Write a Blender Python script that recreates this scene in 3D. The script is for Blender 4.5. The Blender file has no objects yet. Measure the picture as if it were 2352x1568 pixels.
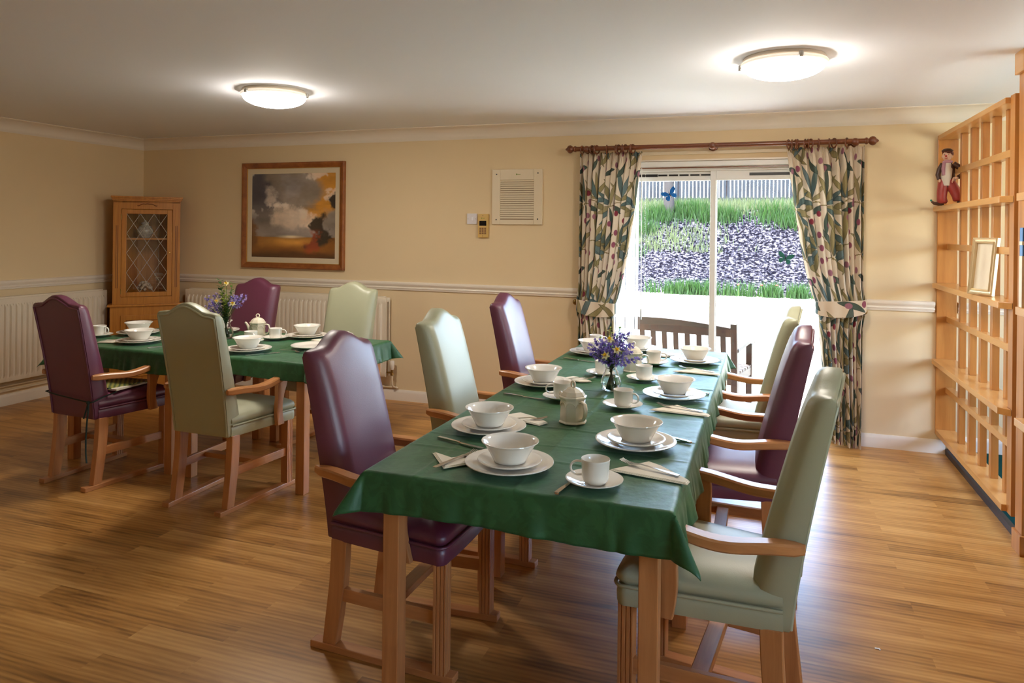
SKY, SUN, EXPO = 3.2, 27.0, 0.50
import bpy, bmesh, math, random
import numpy as np
from mathutils import Vector, Matrix, Euler
PI = math.pi
random.seed(7)
rng = np.random.default_rng(11)
S = bpy.context.scene
C = S.collection

# ------------------------------------------------------------------ helpers
def obj(name, bm, mat, parent=None, loc=None, smooth=None, bevel=0, seg=2):
    """link a bmesh as one mesh object; smooth = angle in degrees below which edges shade smooth"""
    bm.normal_update()
    me = bpy.data.meshes.new(name)
    if smooth is not None:
        lim = math.radians(smooth)
        for f in bm.faces: f.smooth = True
        for e in bm.edges:
            e.smooth = not (len(e.link_faces) == 2 and e.calc_face_angle(0) > lim)
    bm.to_mesh(me); bm.free()
    for m in (mat if isinstance(mat, (list, tuple)) else [mat]): me.materials.append(m)
    o = bpy.data.objects.new(name, me); C.objects.link(o)
    if parent: o.parent = parent
    if loc is not None: o.location = loc
    if bevel:
        b = o.modifiers.new('bevel', 'BEVEL'); b.width = bevel; b.segments = seg; b.limit_method = 'ANGLE'; b.angle_limit = 0.6
        b.harden_normals = False
    return o
def tag(o, label, cat, group=None, kind=None):
    if label: o['label'] = label
    if cat: o['category'] = cat
    if group: o['group'] = group
    if kind: o['kind'] = kind
    return o
def thing(name, label, cat, loc=(0, 0, 0), rz=0, group=None, kind=None):
    o = bpy.data.objects.new(name, None); C.objects.link(o)
    o.empty_display_size = 0.05
    o.location = loc; o.rotation_euler = (0, 0, rz)
    return tag(o, label, cat, group, kind)
def dup(root, loc, rz=0, label=None, group=None):
    r = root.copy(); C.objects.link(r); r.location = loc; r.rotation_euler = (0, 0, rz)
    if label: r['label'] = label
    if group: r['group'] = group
    for ch in list(root.children):
        c = ch.copy(); C.objects.link(c); c.parent = r
        for g in ch.children:
            d = g.copy(); C.objects.link(d); d.parent = c
    return r
def struct(name, bm, mat, parent=None, **k):
    o = obj(name, bm, mat, parent, **k)
    if not parent: o['kind'] = 'structure'
    return o
B = bmesh.new
def box(bm, x0, x1, y0, y1, z0, z1, mi=0):
    v = [bm.verts.new(p) for p in ((x0,y0,z0),(x1,y0,z0),(x1,y1,z0),(x0,y1,z0),(x0,y0,z1),(x1,y0,z1),(x1,y1,z1),(x0,y1,z1))]
    for q in ((3,2,1,0),(4,5,6,7),(0,1,5,4),(1,2,6,5),(2,3,7,6),(3,0,4,7)):
        f = bm.faces.new([v[i] for i in q]); f.material_index = mi
    return v
def boxb(*a):
    bm = B(); box(bm, *a); return bm
def xf(bm, verts, M):
    bmesh.ops.transform(bm, matrix=M, verts=verts)
def loft(bm, rows, closed=True, cap0=True, cap1=True, mi=0):
    """rows: list of lists of points of equal length"""
    R = [[bm.verts.new(p) for p in r] for r in rows]
    n = len(R[0])
    for a, b in zip(R, R[1:]):
        for i in range(n if closed else n - 1):
            j = (i + 1) % n
            f = bm.faces.new((a[i], a[j], b[j], b[i])); f.material_index = mi
    if closed and cap0: bm.faces.new(R[0][::-1]).material_index = mi
    if closed and cap1: bm.faces.new(R[-1]).material_index = mi
    return R
def lathe(bm, prof, seg=32, c=(0, 0, 0), mi=0, axis='z'):
    rows = []
    def P(r, z, a):
        p = (r*math.cos(a), r*math.sin(a), z)
        if axis == 'x': p = (p[2], p[0], p[1])
        if axis == 'y': p = (p[1], p[2], p[0])
        return (p[0]+c[0], p[1]+c[1], p[2]+c[2])
    R = []
    for r, z in prof:
        if r < 1e-6: R.append([bm.verts.new(P(0, z, 0))])
        else: R.append([bm.verts.new(P(r, z, 2*PI*i/seg)) for i in range(seg)])
    for a, b in zip(R, R[1:]):
        if len(a) == 1 and len(b) == 1: continue
        for i in range(seg):
            j = (i+1) % seg
            if len(a) == 1: f = bm.faces.new((a[0], b[j], b[i]))
            elif len(b) == 1: f = bm.faces.new((a[i], a[j], b[0]))
            else: f = bm.faces.new((a[i], a[j], b[j], b[i]))
            f.material_index = mi
def frames(pts):
    P = [Vector(p) for p in pts]; T = []
    for i in range(len(P)):
        a = P[max(i-1, 0)]; b = P[min(i+1, len(P)-1)]
        T.append((b-a).normalized())
    up = Vector((0, 0, 1)) if abs(T[0].z) < 0.9 else Vector((1, 0, 0))
    N = []
    n = (up - T[0]*up.dot(T[0])).normalized()
    for t in T:
        n = (n - t*n.dot(t)).normalized(); N.append(n)
    return P, T, N
def tube(bm, pts, r, seg=8, closed=False, mi=0):
    P, T, N = frames(pts)
    rr = r if isinstance(r, (list, tuple)) else [r]*len(P)
    rows = []
    for p, t, n, q in zip(P, T, N, rr):
        b = t.cross(n)
        rows.append([tuple(p + (n*math.cos(2*PI*i/seg) + b*math.sin(2*PI*i/seg))*q) for i in range(seg)])
    if closed: rows.append(rows[0]); 
    loft(bm, rows, True, not closed, not closed, mi)
    if closed: bmesh.ops.remove_doubles(bm, verts=bm.verts[:], dist=1e-5)
def ring_pts(c, r, n=16, axis='z', a0=0):
    out = []
    for i in range(n):
        a = a0 + 2*PI*i/n; u, v = r*math.cos(a), r*math.sin(a)
        out.append({'z': (c[0]+u, c[1]+v, c[2]), 'y': (c[0]+u, c[1], c[2]+v), 'x': (c[0], c[1]+u, c[2]+v)}[axis])
    return out
def torus(bm, c, R, r, n=20, m=8, axis='x', mi=0):
    rows = []
    for i in range(n):
        a = 2*PI*i/n
        row = []
        for j in range(m):
            b = 2*PI*j/m; q = R + r*math.cos(b); h = r*math.sin(b)
            u, v = q*math.cos(a), q*math.sin(a)
            p = {'x': (h, u, v), 'y': (u, h, v), 'z': (u, v, h)}[axis]
            row.append((p[0]+c[0], p[1]+c[1], p[2]+c[2]))
        rows.append([bm.verts.new(p) for p in row])
    for i in range(n):
        a, b = rows[i], rows[(i+1) % n]
        for j in range(m):
            k = (j+1) % m
            bm.faces.new((a[j], a[k], b[k], b[j])).material_index = mi
def prism(bm, poly, lo, hi, axis='z', mi=0):
    """extrude a 2d polygon; axis x -> poly is (y,z); y -> (x,z); z -> (x,y)"""
    def P(u, v, h): return {'x': (h, u, v), 'y': (u, h, v), 'z': (u, v, h)}[axis]
    a = [bm.verts.new(P(u, v, lo)) for u, v in poly]; b = [bm.verts.new(P(u, v, hi)) for u, v in poly]
    n = len(poly)
    for i in range(n):
        j = (i+1) % n; bm.faces.new((a[i], a[j], b[j], b[i])).material_index = mi
    bm.faces.new(a[::-1]).material_index = mi; bm.faces.new(b).material_index = mi
    bmesh.ops.recalc_face_normals(bm, faces=bm.faces[:])
def bar(bm, a, b, w, h, up=(0, 0, 1)):
    """rectangular bar from a to b; w across, h along up"""
    a, b = Vector(a), Vector(b); t = (b-a).normalized(); u = Vector(up)
    n = (u - t*u.dot(t)).normalized(); s = t.cross(n)
    rows = []
    for p in (a, b):
        rows.append([tuple(p + s*(w/2*i) + n*(h/2*j)) for i, j in ((-1,-1),(1,-1),(1,1),(-1,1))])
    loft(bm, rows)
def sphere(bm, c, r, seg=12, rings=8, sc=(1, 1, 1), M=None, mi=0):
    n0 = len(bm.verts)
    res = bmesh.ops.create_uvsphere(bm, u_segments=seg, v_segments=rings, radius=r)
    vs = res['verts']
    X = Matrix.Translation(c) @ (M if M is not None else Matrix.Identity(4)) @ Matrix.Diagonal((*sc, 1))
    bmesh.ops.transform(bm, matrix=X, verts=vs)
    for f in {f for v in vs for f in v.link_faces}: f.material_index = mi
def smoothstep(x): x = max(0, min(1, x)); return x*x*(3-2*x)
def ordinal(i): return ['first','second','third','fourth','fifth','sixth','seventh','eighth','ninth','tenth','eleventh','twelfth'][i]

# ------------------------------------------------------------------ materials
def mat(name):
    m = bpy.data.materials.new(name); m.use_nodes = True
    nt = m.node_tree; b = nt.nodes['Principled BSDF']
    return m, nt, b
def N(nt, typ, **k):
    n = nt.nodes.new(typ)
    for a, v in k.items(): setattr(n, a, v)
    return n
def simple(name, col, rough=.5, spec=.5, metal=0, sheen=0, coat=0, bump=0, bscale=200, var=0, vscale=6, trans=0, ior=1.45, emit=0, subs=0):
    m, nt, b = mat(name); I = b.inputs
    I['Base Color'].default_value = (*col, 1); I['Roughness'].default_value = rough
    I['Specular IOR Level'].default_value = spec; I['Metallic'].default_value = metal
    if sheen: I['Sheen Weight'].default_value = sheen; I['Sheen Roughness'].default_value = .5
    if coat: I['Coat Weight'].default_value = coat; I['Coat Roughness'].default_value = .1
    if trans: I['Transmission Weight'].default_value = trans; I['IOR'].default_value = ior
    if spec <= .1: I['Specular IOR Level'].default_value = 0
    if emit: I['Emission Color'].default_value = (*col, 1); I['Emission Strength'].default_value = emit
    if subs: I['Subsurface Weight'].default_value = subs; I['Subsurface Radius'].default_value = (.02,.015,.01)
    tc = N(nt, 'ShaderNodeTexCoord')
    if var:
        n = N(nt, 'ShaderNodeTexNoise'); n.inputs['Scale'].default_value = vscale; n.inputs['Detail'].default_value = 4
        nt.links.new(tc.outputs['Object'], n.inputs['Vector'])
        r = N(nt, 'ShaderNodeMixRGB'); r.blend_type = 'MIX'
        r.inputs[1].default_value = (*[c*(1-var) for c in col], 1); r.inputs[2].default_value = (*[min(1, c*(1+var)) for c in col], 1)
        nt.links.new(n.outputs['Fac'], r.inputs[0]); nt.links.new(r.outputs[0], I['Base Color'])
    if bump:
        n = N(nt, 'ShaderNodeTexNoise'); n.inputs['Scale'].default_value = bscale; n.inputs['Detail'].default_value = 2
        nt.links.new(tc.outputs['Object'], n.inputs['Vector'])
        bp = N(nt, 'ShaderNodeBump'); bp.inputs['Strength'].default_value = bump; bp.inputs['Distance'].default_value = .002
        nt.links.new(n.outputs['Fac'], bp.inputs['Height']); nt.links.new(bp.outputs[0], I['Normal'])
    return m
def wood(name, light, dark, rough=.35, grain=(2, 30, 30), scale=1, coat=0.0, knots=.35):
    """grain = noise frequency along x, y, z of the part (small number = along the grain)"""
    m, nt, b = mat(name)
    tc = N(nt, 'ShaderNodeTexCoord'); mp = N(nt, 'ShaderNodeMapping')
    mp.inputs['Scale'].default_value = grain
    nt.links.new(tc.outputs['Object'], mp.inputs['Vector'])
    n = N(nt, 'ShaderNodeTexNoise'); n.inputs['Scale'].default_value = scale; n.inputs['Detail'].default_value = 6; n.inputs['Roughness'].default_value = .6; n.inputs['Distortion'].default_value = knots
    nt.links.new(mp.outputs[0], n.inputs['Vector'])
    r = N(nt, 'ShaderNodeValToRGB')
    r.color_ramp.elements[0].position = .32; r.color_ramp.elements[0].color = (*dark, 1)
    r.color_ramp.elements[1].position = .68; r.color_ramp.elements[1].color = (*light, 1)
    nt.links.new(n.outputs['Fac'], r.inputs[0]); nt.links.new(r.outputs[0], b.inputs['Base Color'])
    b.inputs['Roughness'].default_value = rough
    if coat: b.inputs['Coat Weight'].default_value = coat; b.inputs['Coat Roughness'].default_value = .15
    return m
def vcol(name, rough=.8, bump=0, bscale=300, sheen=0, transl=0):
    m, nt, b = mat(name)
    a = N(nt, 'ShaderNodeVertexColor'); a.layer_name = 'pattern'
    nt.links.new(a.outputs['Color'], b.inputs['Base Color']); b.inputs['Roughness'].default_value = rough
    b.inputs['Specular IOR Level'].default_value = .2
    if bump:
        tc = N(nt, 'ShaderNodeTexCoord'); n = N(nt, 'ShaderNodeTexNoise'); n.inputs['Scale'].default_value = bscale
        nt.links.new(tc.outputs['Object'], n.inputs['Vector'])
        bp = N(nt, 'ShaderNodeBump'); bp.inputs['Strength'].default_value = bump; bp.inputs['Distance'].default_value = .001
        nt.links.new(n.outputs['Fac'], bp.inputs['Height']); nt.links.new(bp.outputs[0], b.inputs['Normal'])
    if transl:
        t = N(nt, 'ShaderNodeBsdfTranslucent'); nt.links.new(a.outputs['Color'], t.inputs['Color'])
        mx = N(nt, 'ShaderNodeMixShader'); mx.inputs[0].default_value = transl
        out = nt.nodes['Material Output']
        nt.links.new(b.outputs[0], mx.inputs[1]); nt.links.new(t.outputs[0], mx.inputs[2]); nt.links.new(mx.outputs[0], out.inputs['Surface'])
    return m
def pane_glass(name, tint=(1, 1, 1)):
    m, nt, b = mat(name)
    nt.nodes.remove(b)
    t = N(nt, 'ShaderNodeBsdfTransparent'); t.inputs[0].default_value = (*tint, 1)
    g = N(nt, 'ShaderNodeBsdfGlossy'); g.inputs['Roughness'].default_value = .01
    f = N(nt, 'ShaderNodeFresnel'); ge = N(nt, 'ShaderNodeNewGeometry')
    io = N(nt, 'ShaderNodeMapRange'); io.inputs[3].default_value = 1.45; io.inputs[4].default_value = 1/1.45   # same reflectance on both faces of the pane
    nt.links.new(ge.outputs['Backfacing'], io.inputs[0]); nt.links.new(io.outputs[0], f.inputs['IOR'])
    mx = N(nt, 'ShaderNodeMixShader'); out = nt.nodes['Material Output']
    nt.links.new(f.outputs[0], mx.inputs[0]); nt.links.new(t.outputs[0], mx.inputs[1]); nt.links.new(g.outputs[0], mx.inputs[2])
    nt.links.new(mx.outputs[0], out.inputs['Surface'])
    return m
def transl(name, col, amount=.5, rough=.7):
    m, nt, b = mat(name)
    b.inputs['Base Color'].default_value = (*col, 1); b.inputs['Roughness'].default_value = rough
    t = N(nt, 'ShaderNodeBsdfTranslucent'); t.inputs[0].default_value = (*col, 1)
    mx = N(nt, 'ShaderNodeMixShader'); mx.inputs[0].default_value = amount; out = nt.nodes['Material Output']
    nt.links.new(b.outputs[0], mx.inputs[1]); nt.links.new(t.outputs[0], mx.inputs[2]); nt.links.new(mx.outputs[0], out.inputs['Surface'])
    return m

M = {}
M['wall'] = simple('cream_wall_paint', (.75, .585, .36), .7, .25, bump=.08, bscale=120, var=.02, vscale=3)
M['ceil'] = simple('white_ceiling_paint', (.83, .85, .92), .8, .2, bump=.05, bscale=60)
M['trim'] = simple('off_white_gloss_trim', (.80, .71, .60), .35, .5)
M['radiator'] = simple('cream_radiator_enamel', (.76, .66, .52), .35, .5)
M['pipe'] = simple('cream_painted_pipe', (.70, .56, .38), .4)
M['upvc'] = simple('white_upvc', (.80, .79, .76), .35, .5)
M['black'] = simple('black_plastic', (.012, .011, .011), .4)
M['darkgap'] = simple('dark_recess', (.02, .015, .012), .9)
M['steel'] = simple('stainless_steel', (.62, .60, .58), .22, .5, metal=1)
M['chrome'] = simple('brushed_nickel', (.45, .43, .40), .3, .5, metal=1)
M['brass'] = simple('brass', (.75, .52, .18), .25, .5, metal=1)
M['china'] = simple('white_china', (.86, .82, .75), .12, .6, coat=.4, subs=0)
M['cream_china'] = simple('cream_china', (.78, .70, .55), .14, .6, coat=.4)
M['napkin'] = simple('ivory_paper_napkin', (.82, .75, .62), .8, .2, bump=.15, bscale=150)
M['purple'] = simple('purple_vinyl', (.135, .025, .062), .42, .95, bump=.12, bscale=260, var=.05)
M['purple_pipe'] = simple('dark_purple_piping', (.03, .006, .014), .4, .5)
M['green'] = simple('sage_green_vinyl', (.40, .40, .262), .44, .9, bump=.12, bscale=260, var=.04)
M['green_pipe'] = simple('dark_sage_piping', (.115, .115, .07), .4, .5)
M['beech'] = wood('beech_wood_upright', (.62, .275, .10), (.45, .175, .058), .32, (28, 28, 2.2), 1.2)
M['beech_y'] = wood('beech_wood_rail', (.62, .275, .10), (.45, .175, .058), .32, (28, 2.2, 28), 1.2)
M['beech_x'] = wood('beech_wood_cross_rail', (.62, .275, .10), (.45, .175, .058), .32, (2.2, 28, 28), 1.2)
M['maple'] = wood('honey_maple_upright', (.54, .225, .052), (.40, .145, .028), .3, (14, 14, 1.4), 1.3, coat=.2)
M['maple_y'] = wood('honey_maple_shelf', (.68, .355, .11), (.54, .25, .065), .28, (14, 1.4, 14), 1.3, coat=.2)
M['oak'] = wood('golden_oak', (.56, .225, .030), (.42, .150, .017), .38, (40, 40, 2.5), 1.2)
M['oak_dark'] = wood('golden_oak_edge', (.26, .085, .012), (.18, .055, .007), .4, (40, 40, 3), 1.2)
M['mahogany'] = wood('red_brown_stained_wood', (.20, .055, .016), (.115, .028, .008), .28, (4, 30, 30), 1.2, coat=.3)
M['bench'] = wood('weathered_dark_wood', (.036, .014, .008), (.020, .008, .0045), .6, (3, 30, 30), 1.2)
M['goldframe'] = wood('gilt_brown_frame', (.36, .115, .026), (.20, .055, .012), .3, (12, 12, 12), 1.0, coat=.3)
M['gilt'] = simple('gilt_edge', (.60, .32, .08), .3, .5, metal=.6)
M['palegold'] = simple('pale_gold_frame', (.66, .50, .28), .3, .5, metal=.35)
M['matboard'] = simple('cream_mount_board', (.78, .64, .44), .8, .2)
M['glass'] = pane_glass('window_glass')
M['vase'] = simple('clear_vase_glass', (.96, .98, .97), .01, .5, trans=1, ior=1.45)
M['water'] = simple('vase_water', (.93, .96, .92), .01, .5, trans=1, ior=1.33)
M['leaf'] = transl('leaf_green', (.12, .24, .035), .3)
M['leaf_dark'] = transl('dark_leaf_green', (.04, .11, .02), .25)
M['leaf_lime'] = transl('lime_leaf_green', (.34, .42, .06), .3)
M['stem'] = simple('stem_green', (.10, .19, .03), .5)
M['bluebell'] = transl('bluebell_violet', (.23, .17, .52), .3)
M['bluebell_pale'] = transl('pale_bluebell_lilac', (.42, .33, .66), .3)
M['yellow'] = transl('daffodil_yellow', (.80, .52, .03), .3)
M['palepetal'] = transl('pale_daffodil_petal', (.85, .78, .42), .3)
M['teal_carpet'] = simple('dark_teal_carpet', (.012, .062, .055), .95, .1, bump=.6, bscale=500)
M['edging'] = simple('dark_brown_edging', (.03, .018, .016), .5)
M['screen'] = simple('dark_display', (.006, .005, .008), .1, .6)
M['key'] = simple('brown_keys', (.24, .11, .035), .5)
M['yellowed'] = simple('yellowed_plastic', (.62, .40, .12), .4)
M['switch'] = simple('white_switch_plastic', (.74, .70, .72), .3)
M['vent'] = simple('cream_vent_plastic', (.72, .60, .42), .45)
M['logo'] = simple('green_logo_ink', (.17, .24, .015), .6)
M['cord'] = simple('dark_green_cord', (.012, .03, .024), .7)
M['lead'] = simple('lead_came', (.42, .36, .28), .45, .5, metal=.2)
M['blue_book'] = simple('blue_book_cover', (.06, .20, .48), .5)
M['page'] = simple('book_page', (.75, .68, .55), .8)
M['red_cloth'] = simple('red_glazed_trousers', (.36, .045, .035), .4, var=.2, vscale=40)
M['brown_coat'] = simple('brown_glazed_coat', (.075, .028, .016), .35, var=.5, vscale=60)
M['pink'] = simple('pink_scarf', (.46, .22, .27), .5)
M['skin'] = simple('painted_figurine_skin', (.72, .46, .32), .4)
M['white_shirt'] = simple('cream_glazed_shirt', (.70, .62, .52), .4)
M['hair'] = simple('red_brown_hair', (.13, .03, .012), .6)
M['redpaint'] = simple('red_paint', (.5, .03, .02), .4)
M['pompom'] = simple('green_pompom', (.02, .22, .15), .6)
M['blue_sock'] = simple('blue_paint', (.03, .12, .35), .5)
M['blind'] = transl('white_blind_fabric', (.96, .96, .97), .9)
M['hook'] = simple('antique_brass', (.30, .18, .05), .35, .5, metal=.8)
M['scrap'] = simple('white_scrap', (.8, .8, .8), .8)
M['pot'] = simple('ornament_base', (.40, .36, .32), .25, var=.9, vscale=45)
M['pot2'] = simple('ornament_flowers', (.50, .36, .26), .4, var=.9, vscale=90)
M['butterfly'] = transl('blue_butterfly', (.012, .16, .36), .4)
M['butterfly2'] = transl('teal_green_butterfly', (.05, .20, .16), .4)
M['butterfly_body'] = simple('dark_butterfly_body', (.01, .015, .02), .5)
# ------------------------------------------------------------------ floor, room shell
def floor_mat():
    m, nt, b = mat('oak_plank_vinyl')
    tc = N(nt, 'ShaderNodeTexCoord')
    br = N(nt, 'ShaderNodeTexBrick'); br.offset = .37; br.offset_frequency = 2
    br.inputs['Scale'].default_value = 1; br.inputs['Brick Width'].default_value = .92; br.inputs['Row Height'].default_value = .101
    br.inputs['Mortar Size'].default_value = .0; br.inputs['Mortar Smooth'].default_value = 0; br.inputs['Bias'].default_value = 0
    br.inputs['Color1'].default_value = (0, 0, 0, 1); br.inputs['Color2'].default_value = (1, 1, 1, 1); br.inputs['Mortar'].default_value = (.25, .25, .25, 1)
    nt.links.new(tc.outputs['Object'], br.inputs['Vector'])
    # shift the grain per plank
    sep = N(nt, 'ShaderNodeSeparateXYZ'); nt.links.new(tc.outputs['Object'], sep.inputs[0])
    mul = N(nt, 'ShaderNodeMath', operation='MULTIPLY'); mul.inputs[1].default_value = 37.0
    nt.links.new(br.outputs['Color'], mul.inputs[0])
    comb = N(nt, 'ShaderNodeCombineXYZ')
    nt.links.new(sep.outputs[0], comb.inputs[0]); nt.links.new(sep.outputs[1], comb.inputs[1]); nt.links.new(mul.outputs[0], comb.inputs[2])
    mp = N(nt, 'ShaderNodeMapping'); mp.inputs['Scale'].default_value = (1.0, 9, 1); nt.links.new(comb.outputs[0], mp.inputs['Vector'])
    n1 = N(nt, 'ShaderNodeTexNoise'); n1.inputs['Scale'].default_value = 1.6; n1.inputs['Detail'].default_value = 7; n1.inputs['Roughness'].default_value = .62; n1.inputs['Distortion'].default_value = .6
    nt.links.new(mp.outputs[0], n1.inputs['Vector'])
    wv = N(nt, 'ShaderNodeTexWave'); wv.wave_type = 'RINGS'; wv.rings_direction = 'Z'
    mp2 = N(nt, 'ShaderNodeMapping'); mp2.inputs['Scale'].default_value = (.9, 9, 1); nt.links.new(comb.outputs[0], mp2.inputs['Vector'])
    wv.inputs['Scale'].default_value = 1.5; wv.inputs['Distortion'].default_value = 5; wv.inputs['Detail'].default_value = 3; wv.inputs['Detail Scale'].default_value = .7
    nt.links.new(mp2.outputs[0], wv.inputs['Vector'])
    mix = N(nt, 'ShaderNodeMath', operation='MULTIPLY_ADD'); mix.inputs[1].default_value = .12
    nt.links.new(wv.outputs['Fac'], mix.inputs[0]); nt.links.new(n1.outputs['Fac'], mix.inputs[2])
    pl = N(nt, 'ShaderNodeMath', operation='MULTIPLY_ADD'); pl.inputs[1].default_value = .20
    nt.links.new(br.outputs['Color'], pl.inputs[0]); nt.links.new(mix.outputs[0], pl.inputs[2])
    r = N(nt, 'ShaderNodeValToRGB'); e = r.color_ramp.elements
    e[0].position = .40; e[0].color = (.20, .085, .018, 1); e[1].position = .92; e[1].color = (.66, .36, .115, 1)
    x = r.color_ramp.elements.new(.62); x.color = (.45, .21, .05, 1)
    nt.links.new(pl.outputs[0], r.inputs[0]); nt.links.new(r.outputs[0], b.inputs['Base Color'])
    b.inputs['Roughness'].default_value = .33; b.inputs['Specular IOR Level'].default_value = .5
    bp = N(nt, 'ShaderNodeBump'); bp.inputs['Strength'].default_value = .04; bp.inputs['Distance'].default_value = .003
    nt.links.new(n1.outputs['Fac'], bp.inputs['Height']); nt.links.new(bp.outputs[0], b.inputs['Normal'])
    return m
M['floor'] = floor_mat()
XL, YB, ZC = -5.98, 5.677, 2.39
XR, YF = 3.3, -2.6
DX0, DX1, DZ = -1.30, .56, 2.072         # door opening
struct('floor', boxb(XL-.1, 1.19, YF-.1, YB+.22, -.06, 0), M['floor'])
struct('floor_carpet', boxb(1.215, XR+.1, YF-.1, YB+.1, -.06, .035), M['teal_carpet'])
struct('trim_1', boxb(1.19, 1.215, YF-.1, YB, -.06, .036), M['edging'])
struct('ceiling', boxb(XL-.1, XR+.1, YF-.1, YB+.25, ZC, ZC+.1), M['ceil'])
def wall_x(name, x0, x1, y0, y1, holes):
    """wall along y with window holes (ya, yb, za, zb)"""
    bm = B(); y = y0
    for ya, yb, za, zb in holes:
        box(bm, x0, x1, y, ya, 0, ZC); box(bm, x0, x1, ya, yb, 0, za); box(bm, x0, x1, ya, yb, zb, ZC); y = yb
    box(bm, x0, x1, y, y1, 0, ZC)
    struct(name, bm, M['wall'])
def window_x(name, x, ya, yb, za, zb, label):
    w = bpy.data.objects.new(name, None); C.objects.link(w); w['kind'] = 'structure'; w['label'] = label
    bm = B(); f = .055
    for a_, b_, c_, d_ in ((ya, yb, za, za+f), (ya, yb, zb-f, zb), (ya, ya+f, za+f, zb-f), (yb-f, yb, za+f, zb-f), ((ya+yb)/2-f/2, (ya+yb)/2+f/2, za+f, zb-f)):
        box(bm, x-.03, x+.03, a_, b_, c_, d_)
    obj('window_frame', bm, M['upvc'], w, bevel=.004)
    obj('glass_pane', boxb(x-.004, x+.004, ya+f, yb-f, za+f, zb-f), M['glass'], w)
ADDED_WIN_R = [(-.7, .9, .9, 2.05), (2.7, 5.1, .80, 2.10)]  # assumed windows out of view, added to bring in daylight from the right
WIN_L = []
wall_x('wall_left', XL-.1, XL, YF-.1, YB+.25, WIN_L)
bm = B()
box(bm, XL-.1, DX0, YB, YB+.25, -.06, ZC); box(bm, DX1, XR+.1, YB, YB+.25, -.06, ZC); box(bm, DX0, DX1, YB, YB+.25, DZ, ZC)
struct('wall_back', bm, M['wall'])
wall_x('wall_right', XR, XR+.1, YF-.1, YB+.25, ADDED_WIN_R)
for i_, h_ in enumerate(ADDED_WIN_R): window_x('window_%d' % (i_+1), XR+.05, *h_, 'one of two unseen white framed windows added in the right wall for daylight')
bm = B()
box(bm, XL-.1, XR+.1, YF-.1, YF, 0, ZC)
struct('wall_front', bm, M['wall'])
# cornice: concave cove section swept along the back and left walls
def cove(q):   # q from wall foot to ceiling edge: (out from wall, below ceiling)
    pts = [(0, .105), (.004, .105), (.006, .098)]
    for i in range(9):
        a = i/8*PI/2
        pts.append((.012 + .083*(1-math.cos(a)), .092 - .083*math.sin(a)))
    pts += [(.100, .006), (.104, .004), (.104, 0), (0, 0)]
    return pts
sec = cove(0)
bm = B(); loft(bm, [[(XL, YB-o, ZC-d) for o, d in sec], [(XR, YB-o, ZC-d) for o, d in sec]])
struct('trim_2', bm, M['trim'], smooth=40)
bm = B(); loft(bm, [[(XL+o, YF, ZC-d) for o, d in sec], [(XL+o, YB-.0, ZC-d) for o, d in sec]])
struct('trim_3', bm, M['trim'], smooth=40)
# dado rail section: (out, z)
dz0, dz1 = .973, 1.047
dsec = [(0, dz0), (.010, dz0), (.013, dz0+.006), (.013, dz0+.013), (.017, dz0+.015), (.019, dz0+.021), (.017, dz0+.026), (.010, dz0+.029),
        (.012, dz0+.034), (.022, dz0+.044), (.026, dz0+.056), (.024, dz0+.067), (.018, dz0+.072), (.008, dz1), (0, dz1)]
def dado(n, x0, x1):
    bm = B(); loft(bm, [[(x0, YB-o, z) for o, z in dsec], [(x1, YB-o, z) for o, z in dsec]]); struct(n, bm, M['trim'], smooth=35)
dado('trim_4', XL, DX0-.02); dado('trim_5', DX1+.02, 1.12); dado('trim_6', 1.26, XR)
bm = B(); loft(bm, [[(XL+o, YF, z) for o, z in dsec], [(XL+o, YB, z) for o, z in dsec]]); struct('trim_7', bm, M['trim'], smooth=35)
bsec = [(0, 0), (.018, 0), (.018, .068), (.015, .080), (.008, .094), (0, .094)]
def skirt(n, x0, x1, z=0):
    bm = B(); loft(bm, [[(x0, YB-o, z+q) for o, q in bsec], [(x1, YB-o, z+q) for o, q in bsec]]); struct(n, bm, M['trim'], smooth=30)
skirt('baseboard_back', XL, DX0-.02); skirt('baseboard_right', DX1+.02, 1.19); skirt('baseboard_beyond', 1.215, XR, .035)
bm = B(); loft(bm, [[(XL+o, YF, z) for o, z in bsec], [(XL+o, YB, z) for o, z in bsec]]); struct('baseboard_left', bm, M['trim'], smooth=30)

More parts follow.
